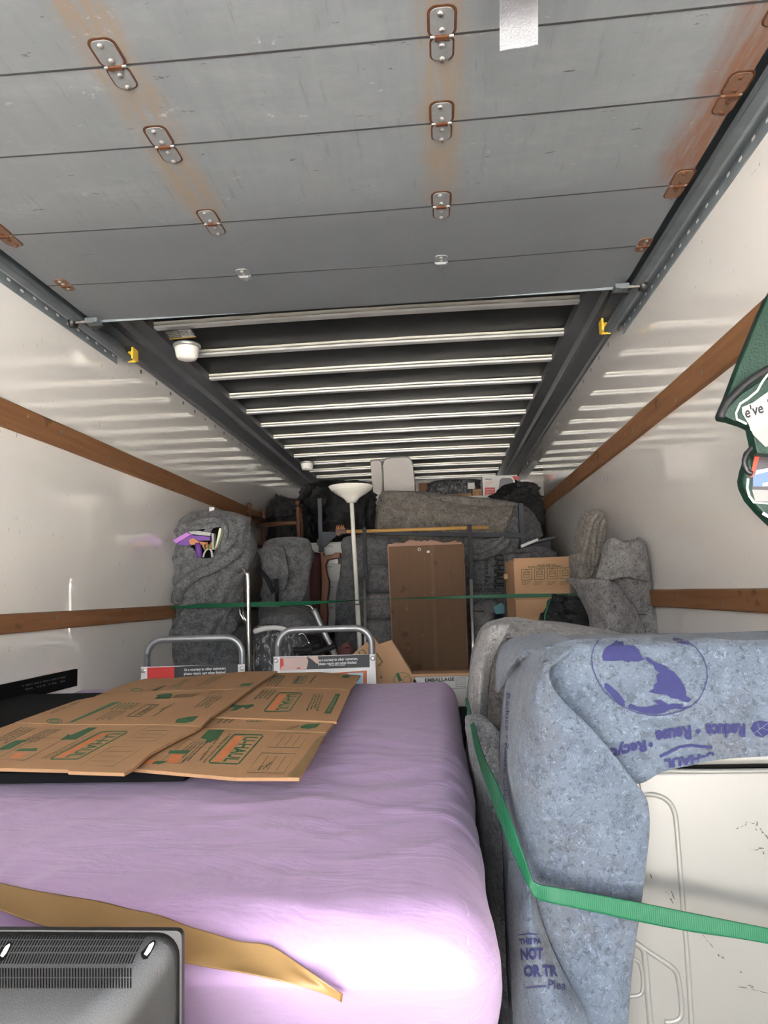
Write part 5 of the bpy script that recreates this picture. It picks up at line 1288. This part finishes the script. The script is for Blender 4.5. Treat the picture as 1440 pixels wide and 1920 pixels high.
# ---- upright cushions at the top
for nm, lb_, pts, Yq, mt, ms in (('sofa_cushion', 'narrow pale grey cushion standing on end at the back', [(694, 866), (700, 863), (713, 864), (716, 872), (718, 900), (716, 926), (708, 955), (706, 965), (700, 930), (696, 890)], 6.15, 'upholstery', None),
                                  ('sofa_cushion', 'wide pale beige cushion standing on end at the back', [(718, 870), (722, 861), (740, 858), (762, 857), (770, 862), (774, 872), (777, 900), (778, 940), (720, 940), (719, 900)], 6.10, 'upholstery', None)):
    P_ = [PY(x_, y_, Yq) for x_, y_ in pts]; zb2 = PY(740, 1000, Yq).z
    mb = MB(); mb.prism([(p.x, p.z) for p in P_], lambda a, b, d: (a, d, b), Yq, Yq + (0.30 if 'wide' in lb_ else 0.18))
    o = mb.build(nm, mt, bevel=0.02, seg=4); tag(o, lb_, 'cushion', 'sofa cushions stood on end')
    pts2 = [P_[i] + V(0, -0.004, 0) for i in range(len(P_))]
    MB().tube(smooth_path(pts2[:6], 4), 0.006, 8).build('piping', 'upholstery_side', o, smooth=True)
# ---- what stands on the back stack
stack = MB().box((PY(716, 950, 6.0).x, 6.08, 0.0), (XR - 0.06, 7.6, PY(800, 946, 6.4).z)).build('wardrobe_carton', 'cardboard', bevel=0.01)
tag(stack, 'large brown carton carrying the things heaped at the back', 'carton')
GBX = 'boxes stacked under the roof at the back'
zt_ = PY(800, 946, 6.4).z
def carton3(name, label, xa, xb, yt, Yq, dep, mat, z0=None, group=GBX):
    a, b = PY(xa, yt, Yq), PY(xb, yt, Yq)
    c_ = thing(name, label, 'carton', ((a.x + b.x) / 2, Yq, z0 if z0 is not None else zt_), group)
    z0 = zt_ if z0 is None else z0; z1 = (a.z + b.z) / 2
    MB().box((a.x, Yq, z0), (b.x, Yq + dep, z1 - 0.006)).build('body', mat, c_, bevel=0.003)
    w_ = (b.x - a.x) / 2
    for k in (0, 1): MB().box((a.x + k * (w_ + 0.002), Yq, z1 - 0.005), (a.x + w_ - 0.002 + k * (w_ + 0.002), Yq + dep, z1)).build('flap', mat, c_)
    return c_
cc = carton3('back_carton', 'low brown carton printed in black between cushion and white box', 818, 884, 926, 6.45, 0.4, 'cardboard')
m = MB(); words(m, 'U-HAUL', [(850, 930), (872, 930), (872, 938), (850, 938)], hit_y(6.449), 0.02, 0.001); stroke(m, [(846, 928), (876, 928), (876, 940), (846, 940)], 1.0, hit_y(6.449), 0.001, True); m.build('print', 'print_dark', cc)
cc = carton3('back_carton', 'small brown carton directly left of the white appliance box', 886, 903, 917, 6.50, 0.35, 'cardboard')
m = MB(); stroke(m, [(890, 922), (900, 922), (900, 936), (890, 936)], 1.2, hit_y(6.499), 0.001, True); m.build('print', 'print_dark', cc)
cc = carton3('back_carton', 'dark carton at the very back behind the low brown carton', 785, 832, 905, 7.32, 0.25, 'cardboard')
o, _ = soft('clear_bag', 'crumpled grey plastic bag lying on the cartons under the roof', 'bag', [(899, 815, 890), (903, 806, 900), (912, 802, 902), (925, 800, 903)], 6.90, 0.4, 'stretch_film', ((0.03, 20, 3, 9, 3),), bottom=PY(850, 930, 6.9).z)
slabpx('white_label', 'white label patch on the crumpled bag', 'label', [(877, 905), (890, 905), (890, 917), (877, 917)], 6.80, 0.004, 'box_white')
nb = thing('blender_box', 'white printed kitchen appliance box under the roof', 'box', PY(938, 942, 6.4))
a, b = PY(904, 893, 6.40), PY(973, 942, 6.40)
MB().box((a.x, 6.40, zt_), (b.x, 6.70, a.z)).build('body', 'box_white', nb, bevel=0.003)
hn = hit_y(6.399)
m = MB(); words(m, 'NINJA', [(909, 897), (922, 897), (922, 901), (909, 901)], hn, 0.03, 0.001); m.build('brand_lettering', 'print_black', nb)
m = MB(); poly(m, [(909, 914), (928, 914), (928, 931), (909, 931)], hn, 0.001); m.build('red_panel', 'box_red', nb)
m = MB(); poly(m, [(960, 893), (973, 893), (973, 900), (967, 904)], hn, 0.001); m.build('red_corner', 'box_red', nb)
m = MB(); poly(m, [(937, 900), (941, 896), (957, 896), (962, 900), (964, 925), (955, 932), (938, 930), (935, 915)], hn, 0.001); m.build('pitcher_picture', 'box_grey', nb)
m = MB()
for k, y_ in enumerate((903, 906, 910)): words(m, 'professional blender', [(909, y_), (926 - 4 * k, y_), (926 - 4 * k, y_ + 2), (909, y_ + 2)], hn, 0.02, 0.001)
m.build('small_print', 'box_red', nb)
m = MB()
for k in range(3): words(m, 'watts power crush', [(911, 917 + k * 4.5), (926, 917 + k * 4.5), (926, 919.5 + k * 4.5), (911, 919.5 + k * 4.5)], hn, 0.02, 0.0016)
m.build('white_print', 'box_white', nb)
a, b = PY(850, 941, 6.15), PY(921, 946, 6.15)
o = MB().box((a.x, 6.10, zt_ + 0.0005), (b.x, 6.36, zt_ + 0.022)).build('white_shelf_board', 'off_white', bevel=0.003); tag(o, 'white shelf board lying in front of the white appliance box', 'board')
bag('black bag slumped in front of the white appliance box by the right wall', [(904, 955, 990), (912, 940, 1002), (930, 928, 1008), (950, 922, 1012), (985, 920, 1014)], 5.72, 0.30, PY(960, 962, 5.8).z, (975, 908))
# ---- tote, mound, tall carton, blankets on the right
tt = thing('storage_tote', 'dark navy storage tote with a white-edged lid on the right', 'tote', PY(1005, 1045, 5.05))
a, b = PY(984, 1012, 5.30), PY(1034, 1060, 5.30)
MB().prism([(a.x + 0.03, 0.0), (b.x - 0.03, 0.0), (b.x, a.z), (a.x, a.z)], lambda p, z_, d: (p, d, z_), 5.26, 5.34).build('body', 'navy_plastic', tt, bevel=0.01)
slabpx('lid', None, None, [(975, 1024), (1000, 1013), (1040, 1005), (1041, 1009), (1002, 1018), (977, 1029)], 4.98, 0.36, 'navy_plastic', tt)
slabpx('white_edge', None, None, [(976, 1022), (1008, 1009), (1010, 1013), (978, 1027)], 4.97, 0.02, 'off_white', tt)
soft('mound_blanket', 'rounded grey blanket mound behind the tall carton', 'blanket', [(1026, 985, 1020), (1032, 962, 1034), (1045, 950, 1042), (1070, 946, 1044)], 4.62, 0.35, 'blanket_grey', ((0.02, 20, 2, 6, 3),), G_BL, power=2.4)
tc = thing('tall_carton', 'upright brown carton with pictogram print by the grey blankets', 'carton', PY(1010, 1160, 4.15))
q = [PY(949, 1049, 4.17), PY(962, 1047, 4.10), PY(1073, 1040, 4.10), PY(1073, 1175, 4.10), PY(963, 1168, 4.10), PY(950, 1164, 4.17)]
zb4 = 0.0
MB().prism([(q[1].x, q[1].y), (q[2].x, q[2].y), (q[2].x, q[2].y + 0.34), (q[0].x + 0.02, q[0].y + 0.28), (q[0].x, q[0].y + 0.1)], lambda a, b, z_: (a, b, z_), zb4, q[1].z - 0.012).build('body', 'cardboard_light', tc, bevel=0.003)
MB().box((q[1].x + 0.004, 4.098, q[1].z - 0.02), (q[2].x, 4.43, q[1].z)).build('top_flap', 'cardboard_light', tc, bevel=0.002)
MB().obox((PY(947, 1081, 4.2) + PY(949, 1081, 4.2)) / 2, (0.02, 0.06, 0.03)).build('side_tab', 'cardboard_edge', tc)
MB().box((PY(964, 1119, 4.10).x, 4.0985, PY(1000, 1124, 4.1).z), (q[2].x, 4.1, PY(1000, 1120, 4.1).z)).build('tape_line', 'cardboard', tc)
ht = hit_y(4.0975); m = MB()
for k in range(4):
    x0 = 978 + k * 24; qd = [(x0, 1068 - k), (x0 + 19, 1067 - k), (x0 + 19, 1087 - k), (x0, 1088 - k)]
    stroke(m, qd, 1.3, ht, 0.0008, True)
    stroke(m, qrect(qd, 0.2, 0.25, 0.8, 0.7), 1.0, ht, 0.0008, True); stroke(m, [inquad(qd, 0.2, 0.5), inquad(qd, 0.8, 0.5)], 0.9, ht, 0.0008)
    stroke(m, [inquad(qd, 0.2, 0.7), inquad(qd, 0.5, 0.95), inquad(qd, 0.8, 0.7)], 0.9, ht, 0.0008)
    for j in range(3): words(m, 'fold bottom flaps', [(x0, 1090 + j * 2.6), (x0 + 16 - j * 3, 1090 + j * 2.6), (x0 + 16 - j * 3, 1092 + j * 2.6), (x0, 1092 + j * 2.6)], ht, 0.02, 0.0008)
words(m, 'Handle with care', [(1008, 1058), (1042, 1057), (1042, 1060), (1008, 1061)], ht, 0.02, 0.0008)
words(m, 'INSTRUCTIONS FOR ASSEMBLY', [(990, 1062), (1055, 1060), (1055, 1063), (990, 1065)], ht, 0.02, 0.0008)
m.build('print', 'print_dark', tc)
o = bag('small black bag with green drawstring beside the tall carton', [(1118, 1035, 1075), (1126, 1025, 1090), (1150, 1020, 1104), (1190, 1018, 1112)], 3.18, 0.22, 0.0, (1045, 1122))
MB().tube(smooth_path([PY(1032, 1125, 3.20), PY(1026, 1140, 3.17), PY(1021, 1160, 3.17), PY(1020, 1180, 3.18)], 5), 0.005, 8).build('drawstring', 'green_webbing', o, smooth=True)
soft('folded_blanket_roll', 'tall folded blanket standing on end against the right wall load', 'blanket', [(956, 1108, 1128), (962, 1096, 1134), (990, 1086, 1135), (1040, 1078, 1130), (1085, 1074, 1126)], 3.42, 0.22, 'blanket_taupe', ((0.012, 80, 0.6, 7, 3),), G_BL, k=7, n=70)
rl = bpy.data.objects['folded_blanket_roll']
for pp in (((1128, 966), (1118, 985), (1113, 1020), (1112, 1060), (1106, 1080)), ((1122, 964), (1108, 982), (1100, 1020), (1094, 1050), (1104, 1082)), ((1133, 975), (1126, 1000), (1122, 1030), (1115, 1062))):
    MB().tube(smooth_path([PY(x_, y_, 3.415) for x_, y_ in pp], 5), 0.012, 10).build('folded_layer', 'blanket_taupe', rl, smooth=True)
wr = thing('wrapped_mirror', 'light grey blanket wrapped around a tall flat thing at the right wall', 'blanket', PY(1180, 1190, 2.95), G_BL)
soft('wrap', None, None, [(1010, 1195, 1203), (1018, 1150, 1210), (1035, 1133, 1213), (1070, 1130, 1219), (1110, 1125, 1226), (1150, 1120, 1233), (1195, 1112, 1240)], 3.0, 0.16, 'blanket_silver', ((0.012, 75, 0.8, 5, 3),), parent=wr, k=8, n=80)
drape('top_flap', None, [[(1133, 1022, 3.06), (1150, 1009, 3.0), (1172, 1018, 2.99), (1200, 1011, 3.02)], [(1128, 1050, 3.02), (1150, 1045, 2.97), (1180, 1045, 2.96), (1212, 1045, 2.99)], [(1118, 1085, 3.00), (1145, 1088, 2.95), (1175, 1082, 2.94), (1214, 1090, 2.98)]], 'blanket_silver', ((0.012, 60, 1, 7, 9),), wr)
drape('front_drape', None, [[(1056, 1086, 3.05), (1080, 1086, 2.98), (1120, 1084, 2.92), (1150, 1090, 2.9), (1165, 1100, 2.95)], [(1078, 1112, 3.02), (1100, 1110, 2.94), (1130, 1112, 2.88), (1155, 1118, 2.88), (1178, 1118, 2.94)], [(1095, 1145, 3.0), (1112, 1145, 2.92), (1135, 1148, 2.86), (1165, 1150, 2.88), (1200, 1150, 2.94)], [(1104, 1195, 2.98), (1118, 1195, 2.90), (1142, 1195, 2.85), (1175, 1195, 2.88), (1215, 1195, 2.94)], [(1104, 1330, 2.98), (1118, 1330, 2.90), (1142, 1330, 2.85), (1175, 1330, 2.88), (1215, 1330, 2.94)]], 'blanket_silver', ((0.022, 80, 0.8, 6, 11), (0.012, 40, 1.5, 9, 2)), wr, n=8)
# ---- grey blanket over the box behind the blue one
gb = thing('grey_moving_blanket', 'light grey blanket over a box right behind the blue blanket', 'blanket', PY(960, 1300, 1.9), G_BL)
soft('cover', None, None, [(1163, 940, 985), (1170, 915, 1050), (1185, 900, 1130), (1210, 890, 1260), (1250, 882, 1330), (1310, 879, 1340), (1420, 880, 1340), (1560, 890, 1340)], 1.80, 0.5, 'blanket_silver', ((0.02, 80, 0.8, 5, 3), (0.01, 40, 2, 8, 7)), parent=gb, k=8, n=90)
drape('hanging_fold', None, [[(905, 1180, 1.80), (925, 1172, 1.74), (955, 1172, 1.74)], [(885, 1235, 1.78), (905, 1230, 1.70), (925, 1235, 1.72)], [(879, 1290, 1.78), (898, 1290, 1.68), (915, 1295, 1.72)], [(880, 1370, 1.78), (896, 1370, 1.68), (912, 1370, 1.72)], [(888, 1450, 1.78), (900, 1450, 1.70), (914, 1440, 1.74)]], 'blanket_silver', ((0.01, 80, 1, 7, 3),), gb, n=7)
soft('dark_wrap', 'dark grey wrap low in the gap between mattress and blue blanket', 'blanket', [(1350, 878, 915), (1400, 882, 960), (1500, 900, 975), (1700, 920, 985)], 1.42, 0.28, 'blanket_grey', ((0.012, 80, 1, 6, 5),), G_BL)
# ---- cartons and the white box between mattress and cabinet
GT = 'tilted cartons behind the mattress'
def tilted(label, pts, Yq, th, mat='cardboard_light'):
    o = slabpx('tilted_carton', label, 'carton', pts, Yq, th, mat, None, 0.003, GT); return o
o1 = tilted('tilted carton with a green diamond mark behind the torn dolly sign', [(655, 1232), (700, 1193), (712, 1210), (730, 1230), (728, 1520), (660, 1520)], 3.62, 0.05)
m = MB(); stroke(m, [(672, 1222), (680, 1218), (690, 1230), (682, 1236)], 1.8, hit_y(3.619), 0.001, True); m.build('print', 'print_green', o1)
o2 = tilted('tilted carton with a green ring mark leaning against the wooden cabinet', [(704, 1210), (734, 1200), (782, 1278), (790, 1536), (690, 1536), (702, 1240)], 3.50, 0.06)
m = MB(); stroke(m, [(706, 1225), (717, 1241), (709, 1249)], 2.2, hit_y(3.499), 0.001)
poly(m, [(742, 1263), (747, 1261), (754, 1276), (748, 1278)], hit_y(3.499), 0.001); ring(m, 755, 1276, 17, 15, 1.0, hit_y(3.499)); ring(m, 763, 1276, 7, 8, 0.8, hit_y(3.499))
words(m, 'A', [(712, 1265), (718, 1265), (718, 1273), (712, 1273)], hit_y(3.499), 0, 0.001); m.build('print', 'print_green', o2)
eb = thing('packaging_box', 'white box with black French packaging print at the mattress corner', 'box', PY(850, 1300, 3.45))
a, b = PY(770, 1269, 3.50), PY(905, 1325, 3.50)
MB().box((a.x, 3.50, b.z), (b.x, 3.60, a.z)).build('body', 'box_white', eb, bevel=0.012)
o = MB().box((a.x + 0.01, 3.52, 0.0), (b.x - 0.01, 3.86, b.z - 0.001)).build('dark_crate', 'frame_black', bevel=0.01); tag(o, 'dark crate underneath the French-printed box', 'crate')
MB().box((a.x - 0.004, 3.495, a.z), (b.x, 3.60, PY(800, 1263, 3.5).z)).build('lid', 'cardboard_light', eb, bevel=0.002)
he = hit_y(3.499); m = MB()
words(m, 'EMBALLAGE', [(797, 1272), (852, 1270), (852, 1277), (797, 1279)], he, 0.04, 0.001)
words(m, 'PAPER', [(805, 1283), (840, 1281), (840, 1288), (805, 1290)], he, 0.04, 0.001)
for k in range(5): words(m, 'papier de rembourrage', [(854, 1270 + k * 4), (874, 1269.5 + k * 4), (874, 1272 + k * 4), (854, 1272.6 + k * 4)], he, 0.02, 0.001)
stroke(m, [(836, 1292), (905, 1288)], 0.8, he, 0.001); m.build('print', 'print_black', eb)
# ---- small plaid item behind the torn dolly
o, _ = soft('plaid_cloth', 'reddish plaid cloth bit beside the tilted cartons', 'cloth', [(1206, 646, 655), (1215, 638, 660), (1240, 634, 662)], 4.0, 0.1, 'plaid_red', ((0.01, 80, 2, 20, 3),))
# ---- green bag hanging on the right wall
gbag = thing('hanging_bag', 'dark green insulated shopping bag hanging on the right wall rail', 'bag', PY(1480, 980, 1.62))
YG = 1.58
slabpx('upper_body', None, None, [(1600, 470), (1470, 510), (1440, 556), (1418, 606), (1400, 650), (1382, 695), (1366, 738), (1350, 776), (1352, 783), (1380, 788), (1410, 795), (1600, 780)], YG, 0.035, 'bag_green', gbag, 0.012)
slabpx('front_panel', None, None, [(1354, 778), (1368, 760), (1390, 738), (1420, 718), (1450, 705), (1600, 690), (1600, 860), (1420, 850), (1409, 800), (1398, 795), (1375, 788)], YG - 0.03, 0.034, 'bag_green', gbag, 0.01)
MB().tube(smooth_path([PY(x_, y_, YG - 0.035) for x_, y_ in ((1352, 784), (1354, 772), (1364, 754), (1382, 735), (1405, 715), (1430, 698), (1460, 688), (1600, 676))], 5), 0.008, 10).build('black_piping', 'bag_trim', gbag, smooth=True)
slabpx('lower_body', None, None, [(1404, 838), (1420, 845), (1600, 840), (1600, 1010), (1470, 1000), (1445, 978), (1425, 958), (1405, 935), (1394, 912), (1392, 900), (1396, 880), (1402, 862)], YG + 0.02, 0.04, 'bag_green', gbag, 0.015)
hg = hit_y(YG - 0.0305); m = MB()
stroke(m, [(1400, 795), (1382, 786), (1380, 775), (1388, 757), (1402, 748), (1420, 733), (1430, 715), (1440, 702), (1470, 680)], 4.0, hg, 0.001); m.build('white_line', 'paper_white', gbag)
m = MB(); poly(m, [(1391, 764), (1412, 755), (1440, 735), (1470, 715), (1470, 800), (1440, 805), (1408, 808), (1404, 795), (1392, 775)], hg, 0.0012); m.build('white_label', 'paper_white', gbag)
m = MB(); poly(m, [(1408, 806), (1440, 798), (1470, 792), (1470, 830), (1435, 838), (1422, 825), (1412, 815)], hg, 0.0018); m.build('grey_picture', 'photo_grey', gbag)
m = MB(); words(m, "We've", [(1370, 770), (1429, 752), (1433, 774), (1374, 794)], lambda x_, y_: hg(x_, y_) if x_ > 1391 else None, 0.03, 0.0022)
poly(m, [(1438, 750), (1445, 738), (1460, 735), (1460, 760), (1442, 764)], hg, 0.0022); m.build('lettering', 'print_black', gbag)
hl = hit_y(YG + 0.0195); m = MB()
stroke(m, [(1403, 897), (1401, 915), (1405, 930), (1414, 942)], 4.5, hl, 0.001); stroke(m, [(1412, 942), (1440, 944), (1480, 944)], 3.0, hl, 0.001); stroke(m, [(1430, 962), (1440, 968), (1480, 972)], 6.0, hl, 0.001); m.build('white_line', 'paper_white', gbag)
m = MB(); poly(m, [(1421, 830), (1432, 832), (1412, 895), (1406, 895)], hl, 0.0012); m.build('red_picture', 'photo_red', gbag)
m = MB(); poly(m, [(1432, 834), (1480, 830), (1480, 920), (1410, 918), (1412, 895)], hl, 0.0012); m.build('dark_picture', 'photo_dark', gbag)
m = MB(); poly(m, [(1412, 892), (1424, 880), (1480, 876), (1480, 912), (1412, 912)], hl, 0.0018); m.build('blue_picture', 'photo_blue', gbag)
m = MB(); poly(m, [(1418, 882), (1440, 878), (1440, 884), (1416, 890)], hl, 0.0022); m.build('white_picture', 'paper_white', gbag)
m = MB(); poly(m, [(1430, 906), (1440, 904), (1440, 911), (1430, 912)], hl, 0.0022); m.build('white_picture', 'paper_white', gbag)
m = MB(); poly(m, [(1410, 918), (1480, 920), (1480, 942), (1416, 940)], hl, 0.0016); m.build('grey_picture', 'photo_grey', gbag)
MB().tube(smooth_path([PY(x_, y_, YG - 0.01) for x_, y_ in ((1422, 832), (1408, 842), (1398, 856), (1396, 870), (1402, 884), (1410, 888))], 5), 0.006, 8).build('zip_loop', 'bag_trim', gbag, smooth=True)
MB().tube(smooth_path([PY(1500, 520, YG + 0.05), PY(1560, 470, YG + 0.05), V(XR - 0.03, YG + 0.05, 1.885), V(XR - 0.012, YG + 0.05, 1.86)], 6), 0.010, 10).build('handle', 'bag_trim', gbag, smooth=True)
